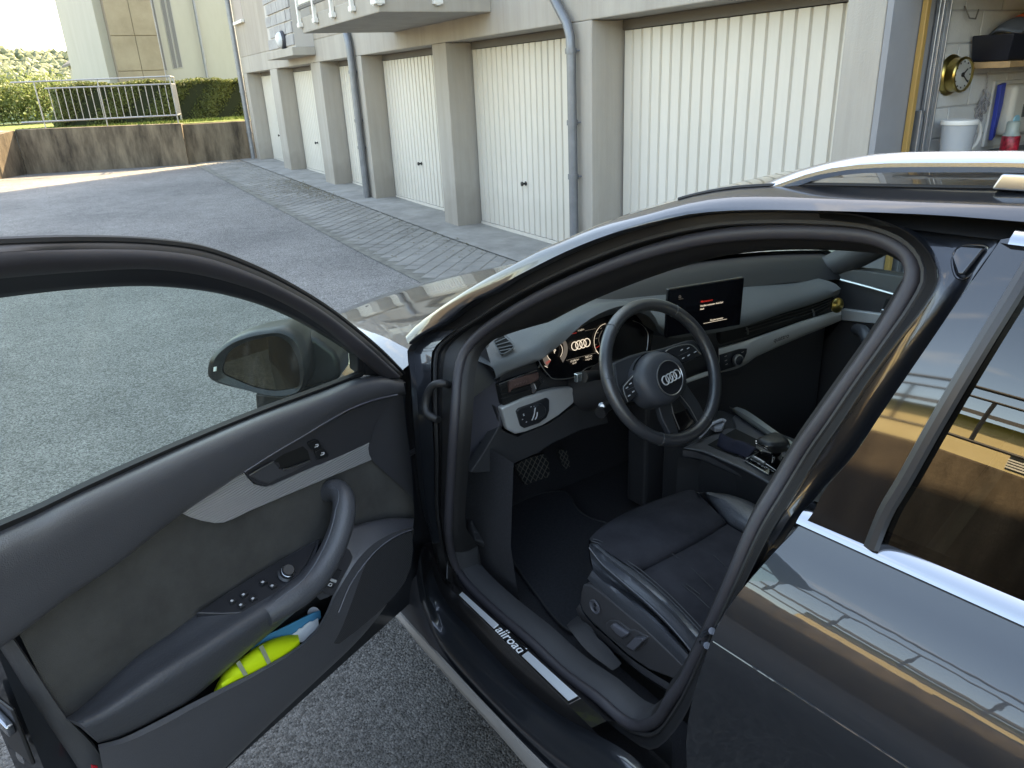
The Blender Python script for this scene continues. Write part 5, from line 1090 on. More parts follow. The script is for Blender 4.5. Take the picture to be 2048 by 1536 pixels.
# ================================================================== THE CABIN
r1c = crop(1070, 640, 11.378); r2c = crop(1330, 550, 12.047); r3c = crop(1200, 640, 8.533); r4c = crop(1370, 820, 8.533); r5c = crop(1140, 970, 5.12); r6c = crop(920, 860, 6.4); r7c = crop(1120, 1130, 7.314); r8c = crop(990, 740, 14.63)
def xpad(pts, X, th, name, m, parent=car, bevel=.003, seg=2, rot=0.0, cr=0):
    """plate on a cross plane of the car: X of its face (or a function of the picture point)"""
    q_ = resample(pts, cr, True) if cr else pts
    P = [atX(q[:2], q[2] if len(q) > 2 else (X(q) if callable(X) else X)) for q in q_]
    return MB().prism(P, (th, 0, -.0 * th)).build(name, m, parent, bevel=bevel, seg=seg)
def pl3(pts, o, n_, th, name, m, parent=car, bevel=.002, seg=2, cr=0):
    n_ = np.asarray(n_, float); n_ /= np.linalg.norm(n_); P = [atP(q, o, n_) for q in (resample(pts, cr, True) if cr else pts)]
    return MB().prism(P, -n_ * th).build(name, m, parent, bevel=bevel, seg=seg)
def pline(pts, o, n_, r, name, m, parent=car, n=24, closed_=False):
    n_ = np.asarray(n_, float); n_ /= np.linalg.norm(n_)
    return MB().tube([atP(q, o, n_) for q in (resample(pts, n, closed_) if len(pts) > 2 else pts)], r, 6, closed_).build(name, m, parent)
def P_(q, X): return atX(q, X)
DASH2 = mat('dash_lower', (.034, .034, .037), .55, bump=.4, bscale=600)
SCREEN = mat('dark_screen', (.004, .004, .006), .12)
GLOW = mat('white_glow', (.5, .5, .5), .5, emit=(.9, .9, .95), estr=.11)
GLOWD = mat('dim_glow', (.1, .1, .1), .5, emit=(.55, .56, .62), estr=.022)
GLOWR = mat('red_glow', (.2, .02, .02), .5, emit=(.9, .05, .05), estr=.06)
TRIMAL = mat('dash_aluminium', (.58, .585, .58), .38, .4)

# ---- dashboard top
back = [np.array(p) for p in ((1.44, .70, .935), (1.55, .56, .955), (1.66, .25, .972), (1.70, 0, .972))] + [P_((1387, 523), 1.70), P_((1495, 521), 1.69), P_((1549, 528), 1.66), P_((1589, 538), 1.60), P_((1622, 547), 1.50), P_((1640, 556), 1.44)]
back = [np.array([p[0], p[1], p[2]]) for p in back]
frontp = [(990, 747, 1.365), (1000, 740, 1.36), (1047, 721, 1.335), (1090, 704, 1.31), (1110, 686, 1.29), (1136, 664, 1.265), (1165, 643, 1.245), (1203, 624, 1.235), (1250, 612, 1.235), (1290, 616, 1.24), (1310, 634, 1.265), (1322, 655, 1.30), (1345, 665, 1.31), (1400, 660, 1.315), (1481, 646, 1.315), (1575, 615, 1.315), (1640, 595, 1.31), (1682, 578, 1.30)]
front = [P_(q[:2], q[2]) for q in frontp]
BK, FR = resample(back, 60), resample(front, 60)
BK = np.array([[np.interp(y, BK[::-1, 1], BK[::-1, 0]), y, np.interp(y, BK[::-1, 1], BK[::-1, 2])] for y in np.clip(FR[:, 1] * 1.08, BK[-1, 1], BK[0, 1])])
mid = []
for a, c in zip(BK, FR):
    m_ = a * .42 + c * .58; m_[2] = max(m_[2], a[2] * .5 + c[2] * .5 + .006); mid.append(m_)
lip = [c + np.array([-.004, 0, -.012]) for c in FR]; und = [c + np.array([.05, 0, -.02]) for c in FR]
cre = [c * .86 + m_ * .14 + np.array([0, 0, .010]) for c, m_ in zip(FR, mid)]
loft([BK, mid, cre, FR, lip, und], 60, 4).build('dash_top', SOFT, car, angle=70)
for s_ in (0,):
    pass
# left end of the top pad with the small demister vent
pv = [P_(q, x) for q, x in (((966, 689), 1.41), ((978, 705), 1.40), ((986, 722), 1.39), ((997, 742), 1.365))]
dv_ = cI((296, 618), (388, 556), (498, 662), (496, 688), (372, 756), (330, 700))
vo = P_((1008, 690), 1.39); vn = np.array([-.42, .28, .86])
V_ = pl3(dv_, vo, vn, .010, 'demister_vent', DARKV, car, .003)
pline(cI((296, 618), (388, 556), (498, 662), (496, 688), (372, 756), (330, 700)), vo + np.array([0, 0, .001]), vn, .0016, 'vent_rim', mat('rim_grey', (.10, .11, .115), .45), V_, 30, True)
for a, c_ in (((312, 640), (420, 592)), ((320, 668), (455, 632)), ((338, 700), (490, 668)), ((352, 728), (470, 702))):
    pline(cI(a, c_), vo + vn * .002, vn, .0014, 'vent_slat', mat('slat_grey', (.13, .14, .15), .4), V_)
# end cap and trims at the left
pl3(cD((905, 790), (850, 835), (818, 905), (806, 1080), (815, 1250), (850, 1450), (935, 1330), (1025, 1172), (1030, 1055), (985, 880), (945, 790)), np.array([1.36, .665, .8]), np.array([-.45, .9, .08]), .03, 'dash_end_cap', mat('end_cap', (.085, .083, .098), .5, bump=.3, bscale=700), car, .006, 3)
xpad(cI((215, 690), (285, 925), (350, 925), (395, 1290), (380, 1330), (330, 1200), (300, 1000)), 1.385, .05, 'end_strip', PLATEM, car, .002)
xpad(cI((345, 922), (600, 830), (745, 768), (770, 880), (890, 1010), (1010, 1030), (1140, 1010), (1370, 930), (1420, 1200), (1390, 1260), (1120, 1260), (1110, 1095), (830, 1150), (390, 1300)), 1.372, .05, 'dash_fascia', DASH2, car, .004)
# left air vent with brown leather tag
vt = xpad(cI((352, 1082), (470, 1035), (690, 960), (750, 1020), (790, 1060), (720, 1170), (392, 1290)), 1.352, .02, 'air_vent', DARKV, car, .003)
for dy in (0, 42, 84): pline(cI((372, 1130 + dy), (690, 1010 + dy + 15)), P_((1030, 775), 1.350), (-1, 0, 0), .0016, 'vent_slat', BLACKP, vt)
pline(cI((352, 1066), (560, 985), (735, 925)), P_((1030, 775), 1.348), (-1, 0, 0), .0013, 'vent_chrome', SATIN, vt)
pline(r8c((1315, 200), (1370, 290), (1420, 345)), P_((1080, 760), 1.348), (-1, 0, 0), .0013, 'vent_chrome', SATIN, vt)
w_ = pl3(r8c((1070, 400), (1180, 370), (1230, 560), (1180, 690), (1130, 700)), P_((1068, 775), 1.346), (-1, 0, 0), .008, 'vent_wheel', mat('wheel_grey', (.08, .08, .085), .4), vt)
pline(r8c((1140, 395), (1170, 460), (1200, 550)), P_((1068, 775), 1.344), (-1, 0, 0), .0013, 'wheel_print', ICON, w_)
tg = pl3(r8c((410, 345), (480, 300), (1270, 60), (1305, 180), (1285, 290), (1000, 430), (520, 560), (440, 690), (415, 640)), P_((1045, 765), 1.338), (-1, .12, .1), .010, 'leather_tag', mat('brown_leather', (.070, .034, .028), .75, var=.35, vscale=60, bump=.6, bscale=300), None, .003)
tag(tg, 'small brown leather tag clipped over the left air vent', 'tag')
R = random.Random(1)
for i in range(9):
    x = 560 + i * 42; y = 470 - i * 14; pline(r8c((x, y), (x + 20, y - 75)) if i % 2 else r8c((x, y - 10), (x + 12, y - 60), (x + 30, y - 40), (x + 20, y + 5)), P_((1045, 765), 1.336), (-1, .12, .1), .0006, 'embossing', mat('tag_print', (.13, .07, .06), .6), tg, 8)
# aluminium trim with the light switch
xpad(cI((372, 1316), (620, 1205), (830, 1142), (960, 1112), (1108, 1102), (1122, 1200), (1118, 1262), (960, 1392), (800, 1490), (620, 1560), (520, 1580), (440, 1540)), 1.345, .02, 'light_trim', TRIMAL, car, .005, 3)
ls_ = xpad(cI((532, 1348), (560, 1318), (700, 1270), (845, 1212), (868, 1228), (866, 1340), (840, 1412), (760, 1470), (610, 1522), (578, 1500)), 1.338, .010, 'light_switch', mat('switch_slate', (.020, .021, .024), .35), car, .003)
lk = P_((1075, 822), 1.337); MB().lathe(lk, (-1, .1, .1), [(.020, 0), (.019, .008), (.017, .010), (0, .010)], 28).build('light_knob', SWM, ls_)
for pts in (((1178, 1105), (1150, 1290), (1115, 1400), (1080, 1475)), ((1240, 1235), (1225, 1350), (1175, 1455))): pline(r8c(*pts), lk + np.array([-.0115, 0, 0]), (-1, .1, .1), .0014, 'knob_bar', ICON, ls_)
for pt in ((1055, 1075), (1150, 1060), (1240, 1110), (1285, 1235), (835, 1295), (845, 1330), (1400, 1310), (1310, 1420), (920, 1520), (805, 1450)):
    pline(r8c((pt[0] - 16, pt[1] + 8), (pt[0] + 16, pt[1] - 8)), lk + np.array([-.0015, 0, 0]), (-1, .0, .0), .0009, 'switch_print', ICON, ls_)
# knee panel
xpad(cD((1000, 1060), (1040, 1200), (1130, 1240), (1320, 1160), (1460, 1060), (1560, 1020), (1640, 1080), (1660, 1160), (1500, 1200), (1330, 1280), (1245, 1335), (1100, 1400), (960, 1446), (880, 1452), (850, 1448), (930, 1330), (1020, 1175)), 1.368, .03, 'knee_panel', DASH2, car, .006, 3)
# steering column shroud
cs = MB(); cs.tube([np.array([1.36, .40, .80]), np.array([1.20, .39, .868]), np.array([1.14, .385, .897])], [.062, .052, .046], 16); cs.build('column_shroud', DASH2, car)

# ---- instrument cluster
cx_o = P_((1160, 700), 1.325); cx_n = np.array([-1, 0, .22])
hood_ = cI((745, 775), (870, 650), (1050, 530), (1200, 420), (1400, 320), (1600, 270), (1800, 280), (1950, 430), (1900, 760), (1560, 905), (1180, 980), (1010, 1018), (885, 1000), (785, 890))
CL = pl3(hood_, cx_o, cx_n, .02, 'instrument_cluster', mat('cluster_black', (.003, .003, .004), .25), car, .002)
o2 = cx_o + np.array([-.004, 0, 0])
pline(r1c((55, 800), (75, 900), (200, 1120), (320, 1260), (400, 1330), (600, 1345), (850, 1310), (1000, 1240), (1150, 1110), (1300, 1050), (1460, 1005)), o2, cx_n, .0010, 'cluster_rim', mat('rim_silver', (.35, .36, .36), .35, .8), CL, 40)
pline(r3c((560, 10), (700, 70), (790, 170), (818, 240), (815, 400), (800, 520)), o2, cx_n, .0010, 'cluster_rim', mat('rim_silver', (.35, .36, .36), .35, .8), CL, 30)
def band2(inn, outp, name, m):
    A, B = resample(inn, 24), resample(outp, 24); n_ = cx_n / np.linalg.norm(cx_n); MB().grid([[atP(q, o2, n_) for q in A], [atP(q, o2, n_) for q in B]]).build(name, m, CL)
band2(r1c((570, 460), (640, 560), (650, 680), (620, 800), (575, 860)), r1c((630, 390), (720, 520), (745, 660), (715, 820), (635, 970)), 'rev_counter_arc', GLOWD)
band2(r1c((285, 700), (280, 770), (300, 850), (355, 915)), r1c((150, 740), (160, 830), (200, 950), (275, 1080)), 'rev_counter_arc', GLOWD)
pline(r1c((500, 490), (590, 570), (625, 660), (615, 760), (575, 840)), o2 - .001 * np.array([1, 0, 0]), cx_n, .0006, 'gauge_line', GLOW, CL)
pline(r1c((275, 720), (290, 830), (355, 915)), o2 - .001 * np.array([1, 0, 0]), cx_n, .0006, 'gauge_line', GLOW, CL)
for a, c_ in (((240, 980), (340, 910)), ((255, 1010), (350, 935)), ((1390, 640), (1470, 585))): pline(r1c(a, c_), o2 - .001 * np.array([1, 0, 0]), cx_n, .0006, 'red_mark', GLOWR, CL)
for a, c_ in (((225, 1045), (285, 1080)), ((1380, 700), (1450, 765))): pline(r1c(a, c_), o2, cx_n, .0007, 'white_mark', GLOW, CL)
pline(r1c((1450, 770), (1370, 640), (1345, 480), (1370, 330), (1430, 210), (1500, 130), (1600, 80)), o2, cx_n, .0006, 'speed_arc', GLOW, CL)
pline(r1c((1480, 580), (1450, 440), (1480, 330), (1530, 240)), o2, cx_n, .0006, 'speed_arc', GLOWD, CL)
for q in ((1375, 560), (1395, 420), (1420, 290), (1500, 190), (1600, 100)): pline(r1c((q[0] - 14, q[1] + 8), (q[0] + 20, q[1] - 8)), o2, cx_n, .0009, 'speed_mark', GLOWD, CL)
for a, c_, m_ in (((700, 345), (950, 290), GLOWR), ((1140, 245), (1380, 195), GLOWD), ((710, 920), (1110, 820), GLOWD), ((1120, 815), (1380, 750), GLOWD)): pline(r1c(a, c_), o2, cx_n, .0005, 'display_line', m_, CL)
xd = P_(r1c((1200, 520))[0], 1.32) - P_(r1c((900, 590))[0], 1.32); upv = np.array([.22, 0, 1.0])
def ctext(t, q, h, m, name='display_text', par=None, o=None, bold=.0):
    n_ = cx_n / np.linalg.norm(cx_n); return text3d(t, atP(q, (o2 if o is None else o) - np.array([.001, 0, 0]), n_), (0, -1, 0), (.22, 0, 1), h, m, par or CL, name, bold=bold)
ctext('P', r1c((448, 715))[0], .0135, GLOW, bold=.02)
ctext('11:6,50 h', r1c((1040, 230))[0], .0055, GLOW); ctext('121246 km', r1c((895, 920))[0], .0062, GLOW); ctext('16:59', r1c((890, 980))[0], .0062, GLOW); ctext('768.2 km', r1c((1215, 830))[0], .0062, GLOW); ctext('+14,5°C', r1c((1215, 895))[0], .0062, GLOW)
def rings(c, x, y, r, tube_r, sp, name, m, parent):
    mb = MB(); x = np.asarray(x, float); x /= np.linalg.norm(x); y = np.asarray(y, float); y -= x * x.dot(y); y /= np.linalg.norm(y)
    for i in range(4):
        cc = c + x * (i - 1.5) * sp; mb.tube([cc + r * (math.cos(t) * x + math.sin(t) * y) for t in np.linspace(0, 2 * math.pi, 29)[:-1]], tube_r, 6, True)
    return mb.build(name, m, parent)
rings(atP(r1c((1045, 553))[0], o2 - np.array([.0015, 0, 0]), cx_n), (0, -1, 0), (.22, 0, 1), .0100, .0011, .0128, 'ring_emblem', GLOW, CL)
# stalks
sa = P_((1168, 752), 1.22); sk_ = MB().tube([np.array([1.20, .40, .885]), np.array([1.20, .45, .89]), P_((1192, 750), 1.205), P_((1166, 754), 1.19)], [.014, .012, .012, .0135], 12).build('indicator_stalk', BLACKP, car)
e_ = P_((1160, 756), 1.188); MB().prism([e_ + np.array([0, a, c_]) for a, c_ in ((-.008, -.010), (.008, -.010), (.008, .010), (-.008, .010))], (.012, 0, 0)).build('stalk_tip', mat('tip_chrome', (.55, .6, .6), .2, .9), sk_, bevel=.002)
cr_ = MB().tube([np.array([1.19, .40, .85]), P_((1210, 815), 1.17), P_((1200, 826), 1.16)], [.012, .013, .014], 12).build('cruise_stalk', BLACKP, car)
MB().lathe(P_((1204, 812), 1.165), (-.7, .6, .3), [(.008, 0), (.009, .003), (.005, .007), (0, .007)], 10).build('stalk_button', mat('worn_steel', (.40, .42, .45), .3, 1.0), cr_)

# ---- steering wheel
WC = np.array([1.114, .383, .912]); tl = math.radians(30); WN = np.array([-math.cos(tl), 0, math.sin(tl)]); WX = np.array([0, 1.0, 0]); WY = np.cross(WN, WX) * -1
if WY[2] < 0: WY = -WY
def wpt(a, r, e=0): return WC + r * (math.cos(a) * WX + math.sin(a) * WY) + WN * e
SW_ = MB().tube([wpt(a, .159) for a in np.linspace(0, 2 * math.pi, 73)[:-1]], .0146, 16, True).build('steering_wheel', mat('wheel_leather', (.040, .042, .047), .30, spec=1.0, bump=.35, bscale=300), car)
for a in (math.radians(8), math.radians(172), math.radians(52), math.radians(128), math.radians(-62), math.radians(-118)):
    MB().tube([wpt(a, .159 + .0149 * math.cos(t), .0149 * math.sin(t)) for t in np.linspace(0, 2 * math.pi, 21)[:-1]], .0008, 5, True).build('rim_seam', mat('seam_dark', (.09, .095, .10), .6), SW_)
def wpad(pts, e, th, name, m, parent=None, bevel=.003, seg=3, cr=0):
    return pl3(pts, WC + WN * e, WN, th, name, m, parent or SW_, bevel, seg, cr)
HUB = mat('hub_leather', (.055, .060, .070), .42, bump=.45, bscale=380)
SPK_ = mat('spoke_plastic', (.032, .035, .040), .42, bump=.3, bscale=700)
# spokes
wpad(r3c((240, 720), (300, 690), (520, 600), (760, 530), (900, 515), (1100, 470), (1300, 400), (1500, 340), (1620, 330), (1740, 470), (1760, 620), (1700, 640), (1500, 700), (1440, 740), (1300, 900), (1000, 1250), (700, 1250), (560, 1380), (470, 1420), (400, 1300), (300, 1170), (265, 1000)), -.012, .022, 'spoke', SPK_, None, .006)
# hub with round pad
hub_px = r3c((625, 960), (640, 830), (700, 690), (800, 580), (920, 535), (1060, 545), (1200, 600), (1330, 700), (1410, 850), (1445, 1000), (1420, 1180), (1330, 1330), (1180, 1440), (1000, 1470), (840, 1400), (720, 1250), (645, 1100))
Hp = resample(hub_px, 48, True); hc = Hp.mean(0); rows = []
for s_, e in ((1.0, -.02), (1.0, .012), (.985, .022), (.93, .031), (.8, .037), (.62, .040), (.3, .042), (.02, .042)):
    rows.append([atP(hc + (q - hc) * s_, WC + WN * .02, WN) + WN * (e - .02) for q in Hp])
MB().grid(rows, True).build('hub_pad', HUB, SW_, angle=60)
ec = r3c((1195, 985))[0]; eo = WC + WN * .0435
epx = [(ec[0] + 25.5 * math.cos(t) + 1.2 * math.sin(t), ec[1] + 34.5 * math.sin(t) + 2.5 * math.cos(t)) for t in np.linspace(0, 2 * math.pi, 41)[:-1]]
EM = pl3(epx, eo, WN, .004, 'emblem_disc', mat('emblem_black', (.018, .019, .023), .3), SW_, .001)
pline(epx, eo + WN * .0005, WN, .0014, 'emblem_ring', mat('rim_silver2', (.5, .5, .5), .3, .9), EM, 60, True)
rc = atP(ec, eo, WN) + WN * .0045
rings(rc, -WX * 1.0 + WY * .13, WY, .0098, .0016, .0126, 'ring_emblem', mat('badge_silver', (.62, .63, .64), .3, .25), EM)
# button groups
for pts, line, dots in ((((400, 1130), (560, 920), (600, 950), (640, 1130), (690, 1240), (490, 1400), (470, 1390)), ((575, 945), (430, 1110), (400, 1150), (420, 1260), (480, 1400)), ((460, 1155), (520, 1085), (635, 1170), (570, 1220), (500, 1290))),
                        (((1120, 545), (1180, 500), (1540, 410), (1720, 570), (1690, 610), (1440, 740), (1370, 700), (1280, 610)), ((1720, 580), (1540, 420), (1170, 500), (1120, 545), (1180, 580)), ((1395, 510), (1505, 480), (1625, 545), (1515, 600), (1420, 650)))):
    g_ = wpad(r3c(*pts), .006, .010, 'button_group', SWM, None, .002, 2)
    pline(r3c(*line), WC + WN * .007, WN, .0011, 'button_rim', mat('rim_silver', (.35, .36, .36), .35, .8), g_, 30)
    for q in dots: pline(r3c((q[0] - 17, q[1] + 12), (q[0] + 17, q[1] - 10)), WC + WN * .007, WN, .0012, 'button_print', ICON, g_)
    c0 = np.mean(np.array(pts), 0); pline(r3c((c0[0] - 90, c0[1] + 30), (c0[0] + 90, c0[1] - 50)), WC + WN * .0065, WN, .0005, 'button_gap', mat('rim_grey', (.10, .11, .115), .45), g_)
MB().grid([[atP(q, WC + WN * .010, WN) + WN * e for q in resample(r3c((560, 840), (600, 740), (690, 640), (780, 570)), 12)] for e in (.0, .0)] if False else [[atP(q, WC + WN * .012, WN) for q in resample(r3c((555, 850), (590, 740), (670, 640), (790, 555)), 12)], [atP(q, WC + WN * .004, WN) for q in resample(r3c((600, 880), (640, 770), (715, 665), (810, 575)), 12)]]).build('spoke_shadow_gap', GLOSSB, SW_)
# lower double spoke
for sx, pts in ((1, cD((1760, 1050), (1830, 1110), (1960, 1190), (2048, 1330), (2048, 1380), (1960, 1330), (1870, 1260), (1800, 1190))), (-1, cJ((280, 1100), (420, 1090), (560, 1150), (480, 1290), (380, 1350), (330, 1300), (360, 1270), (320, 1180)))):
    pass
def wp2(x, y, e=0): return WC + WX * x + WY * y + WN * e
def wplate(pts, e, th, name, m, bevel=.003): return MB().prism([wp2(x, y, e) for x, y in pts], -WN * th).build(name, m, SW_, bevel=bevel, seg=3)
for s_ in (1, -1):
    wplate([(s_ * .012, -.050), (s_ * .050, -.045), (s_ * .062, -.10), (s_ * .060, -.149), (s_ * .036, -.156), (s_ * .028, -.10)], .0, .016, 'lower_spoke', SPK_)
    MB().tube([wp2(s_ * .013, -.055, .001), wp2(s_ * .027, -.10, .001), wp2(s_ * .030, -.138, .001)], .0012, 6).build('spoke_chrome', mat('rim_silver', (.35, .36, .36), .35, .8), SW_)
wplate([(-.028, -.10), (.028, -.10), (.036, -.150), (-.036, -.150)], -.008, .008, 'lower_inlay', GLOSSB)

# ---- centre screen
sA, sB = atX((1338, 579), 1.262), atX((1490, 554.5), 1.228)
s_n = np.cross(sB - sA, atX((1332, 676), 1.275) - sA); s_n /= np.linalg.norm(s_n)
if s_n[0] > 0: s_n = -s_n
SCR = pl3(cJ((214, 294), (780, 204), (748, 560), (196, 654)), sA, s_n, .012, 'centre_screen', SCREEN, car, .003, 2)
so = sA + s_n * .0012; sx_ = sB - sA; sy_ = sA - atP((1332, 676), sA, s_n)
def stext(t, q, h, m, bold=0.0, align='LEFT'): return text3d(t, atP(q, so, s_n), sx_, sy_, h, m, SCR, 'screen_text', align=align, bold=bold)
stext('Maintenance', r2c((860, 645))[0], .0078, GLOWR, .01); stext('Veuillez contacter Audi Sud', r2c((845, 750))[0], .0068, GLOW, .012); stext('Audi', r2c((845, 825))[0], .0068, GLOW, .012); stext('Ne pas montrer', r2c((1085, 1090))[0], .0068, GLOW, .012)
pline(r2c((930, 1170), (1490, 1060)), so, s_n, .0004, 'screen_line', GLOW, SCR); pline(r2c((330, 585), (440, 570)), so, s_n, .0004, 'screen_line', GLOWD, SCR)
pline(r2c((335, 545), (340, 515), (362, 495), (382, 512), (380, 540), (340, 545)), so, s_n, .0005, 'home_symbol', GLOWD, SCR, 14)
# ---- passenger side: vents, aluminium strip, air control
XV = lambda q: 1.345 - .03 * np.clip((q[0] - 1480) / 200, 0, 1)
fas = xpad(cJ((40, 560), (200, 520), (196, 660), (745, 562), (1100, 450), (1475, 322), (1500, 360), (1500, 530), (1200, 650), (900, 790), (760, 930), (600, 960), (340, 1060), (60, 900)), lambda q: XV(q) + .028, .02, 'fascia', DASH2, car, .003)
PV = xpad(cJ((600, 600), (752, 556), (1100, 452), (1440, 340), (1460, 400), (1300, 492), (1000, 585), (800, 648), (600, 705)), lambda q: XV(q) + .012, .02, 'passenger_vent', DARKV, car, .003)
def xl(pts, e, r, name, m, par): return MB().tube([atX(q, XV(q) + e) for q in resample(cJ(*pts), 24)], r, 6).build(name, m, par)
xl(((752, 548), (1100, 444), (1300, 385), (1475, 322)), .004, .0016, 'vent_chrome', mat('rim_silver', (.35, .36, .36), .35, .8), PV)
for dy in (22, 46, 70): xl(((780, 548 + dy), (1100, 452 + dy), (1290, 398 + dy * .9), (1420, 352 + dy * .7)), .008, .0016, 'vent_slat', mat('slat_dark', (.028, .028, .03), .4), PV)
for q in ((800, 605), (1292, 470)): MB().tube([atX(p, XV(p) + .002) for p in cJ((q[0] - 6, q[1] - 26), (q[0] + 4, q[1]), (q[0] + 3, q[1] + 24))], .003, 8).build('vent_wheel', mat('wheel_grey2', (.16, .165, .17), .35, .5), PV)
al = MB(); A_, B_ = resample(cJ((585, 727), (800, 668), (1000, 600), (1200, 530), (1400, 470), (1500, 438)), 40), resample(cJ((590, 915), (700, 890), (790, 850), (860, 800), (1000, 735), (1200, 648), (1400, 566), (1502, 522)), 40)
rows = []
for t, e in ((0, .012), (.02, -.002), (.12, -.008), (.5, -.010), (.9, -.004), (1, .010)): rows.append([atX(q, XV(q) + e) for q in A_ * (1 - t) + B_ * t])
AL = loft(rows, 40, 2).build('aluminium_strip', TRIMAL, car)
text3d('quattro', atX(cJ((1052, 655))[0], XV(cJ((1052, 655))[0]) - .0125), atX(cJ((1120, 632))[0], 1.33) - atX(cJ((990, 676))[0], 1.34), (0, 0, 1), .021, mat('badge_dark', (.10, .10, .10), .3, .5), AL, bold=.01)
AC = xpad(cJ((596, 782), (745, 738), (800, 734), (796, 768), (764, 842), (738, 862), (598, 905)), lambda q: XV(q) - .013, .01, 'air_control', SWM, car, .002)
kq = cJ((712, 815))[0]; kp = atX(kq, 1.328); MB().lathe(kp, (-1, .15, .1), [(.0165, 0), (.0165, .006), (.0155, .014), (.013, .016), (0, .016)], 28).build('air_knob', SWM, AC)
MB().lathe(kp, (-1, .15, .1), [(.0168, .004), (.0178, .006), (.0170, .015), (.0158, .0155)], 28).build('knob_ring', mat('rim_silver2', (.5, .5, .5), .3, .9), AC)
for q in ((638, 790), (640, 822), (645, 850), (765, 760), (760, 800)): MB().tube([atX(p, 1.329) for p in cJ((q[0] - 8, q[1] + 4), (q[0] + 8, q[1] - 3))], .0008, 5).build('control_print', ICON, AC)
MB().tube([atX(q, 1.325) for q in cJ((340, 978), (420, 948), (495, 922), (590, 905))], [.006, .007, .007, .005], 8).build('lower_strip', TRIMAL, car)
MB().box((1.38, -.68, .33), (1.46, .16, .86)).build('glove_box', DASH2, car, smooth=False, bevel=.01)
MB().box((1.40, .10, .68), (1.60, .58, .84)).build('dash_core', DARKV, car, smooth=False)
go = atX((1676, 611), 1.285); gb = MB().lathe(go + np.array([.012, 0, 0]), (-1, .25, .1), [(0, -.004), (.018, 0), (.024, .008), (.024, .014), (.016, .021), (0, .023)], 24).build('air_freshener', BRASS); tag(gb, 'round golden air freshener clipped at the far end of the dashboard vent', 'air freshener')

# ---- passenger door seen from inside
PY = -.70
def ypad(pts, Y, th, name, m, parent, bevel=.003, cr=0): return MB().prism([atY(q, Y) for q in (resample(pts, cr, True) if cr else pts)], (0, -th, 0)).build(name, m, parent, bevel=bevel, seg=2)
MB().box((.1, -.86, .30), (1.46, -.745, .86)).build('passenger_door', PAINT, car, smooth=False)
PD = bpy.data.objects['passenger_door']
ypad(cJ((1230, 152), (1420, 130), (1700, 155), (2000, 200), (2250, 240), (2250, 420), (1960, 350), (1660, 262), (1400, 196), (1300, 208)), PY, .05, 'upper_trim', SOFT, PD, .006)
ypad(cJ((1300, 208), (1400, 196), (1660, 262), (1960, 350), (2250, 430), (2250, 560), (1890, 492), (1500, 440), (1470, 330)), PY - .012, .04, 'door_trim', DASH2, PD, .003)
MB().tube([atY(q, PY + .004) for q in cJ((1302, 207), (1325, 194), (1370, 192), (1500, 222), (1700, 275), (1960, 350), (2150, 405))], .0042, 8).build('light_strip', mat('strip_silver', (.75, .78, .76), .25, .6), PD)
ypad(cJ((1500, 440), (1890, 490), (2200, 540), (2200, 620), (1840, 560), (1500, 524)), PY + .004, .02, 'aluminium_strip', TRIMAL, PD, .003)
ypad(cJ((1830, 365), (1935, 365), (1925, 490), (1790, 470), (1800, 440)), PY - .004, .012, 'handle_recess', DARKV, PD, .003)
ypad(cJ((1795, 440), (1925, 450), (1920, 472), (1785, 465)), PY + .002, .008, 'release_lever', SATIN, PD, .003)
ypad(cJ((1500, 526), (1840, 562), (2200, 622), (2200, 1500), (1200, 1500), (1350, 700)), PY - .006, .03, 'lower_panel', DASH2, PD, .003)
MB().tube([atY(q, PY + y) for q, y in zip(resample(cJ((1615, 592), (1660, 605), (1690, 660), (1720, 740), (1740, 830)), 16), np.interp(np.linspace(0, 1, 16), [0, .3, 1], [.0, .05, .05]))], .020, 12).build('grab_handle', LEATH, PD)
# right pillar, window frame and glass
rp_ = [np.array(p) for p in ((1.52, -.74, .93), (1.35, -.72, 1.04), (1.12, -.685, 1.19), (.92, -.65, 1.30), (.6, -.62, 1.35), (.2, -.61, 1.36))]
MB().tube(resample([lean(p) for p in rp_], 24), [.045] * 8 + [.04] * 16, 10).build('right_pillar', DTRIM, car)
MB().tube([np.array([.42, -.78, .9]), np.array([.35, -.70, 1.15]), np.array([.3, -.62, 1.27])], .05, 10).build('right_middle_pillar', DTRIM, car)
MB().grid([[lean([x, -y, z]) for x in np.linspace(.3, 1.5, 8)] for z, y in ((.86, .80), (1.0, .78), (1.15, .74), (1.27, .70))]).build('passenger_window', GLASS_CLEAR, PD)
rm = MB(); mc = np.array([1.20, -.98, .995]); 
for e, s_ in ((0, .96), (.01, 1), (.05, 1.0), (.09, .8), (.12, .4)):
    pass
rm.grid([[mc + np.array([e, .105 * s_ * math.copysign(abs(math.cos(t)) ** .6, math.cos(t)), .065 * s_ * math.copysign(abs(math.sin(t)) ** .6, math.sin(t))]) for t in np.linspace(0, 2 * math.pi, 25)[:-1]] for e, s_ in ((0, .02), (0.002, .93), (0, 1), (.04, 1.02), (.09, .8), (.12, .4), (.122, .02))], True)
rm.build('right_mirror', mat('mirror_shell', (.022, .026, .030), .22), car)

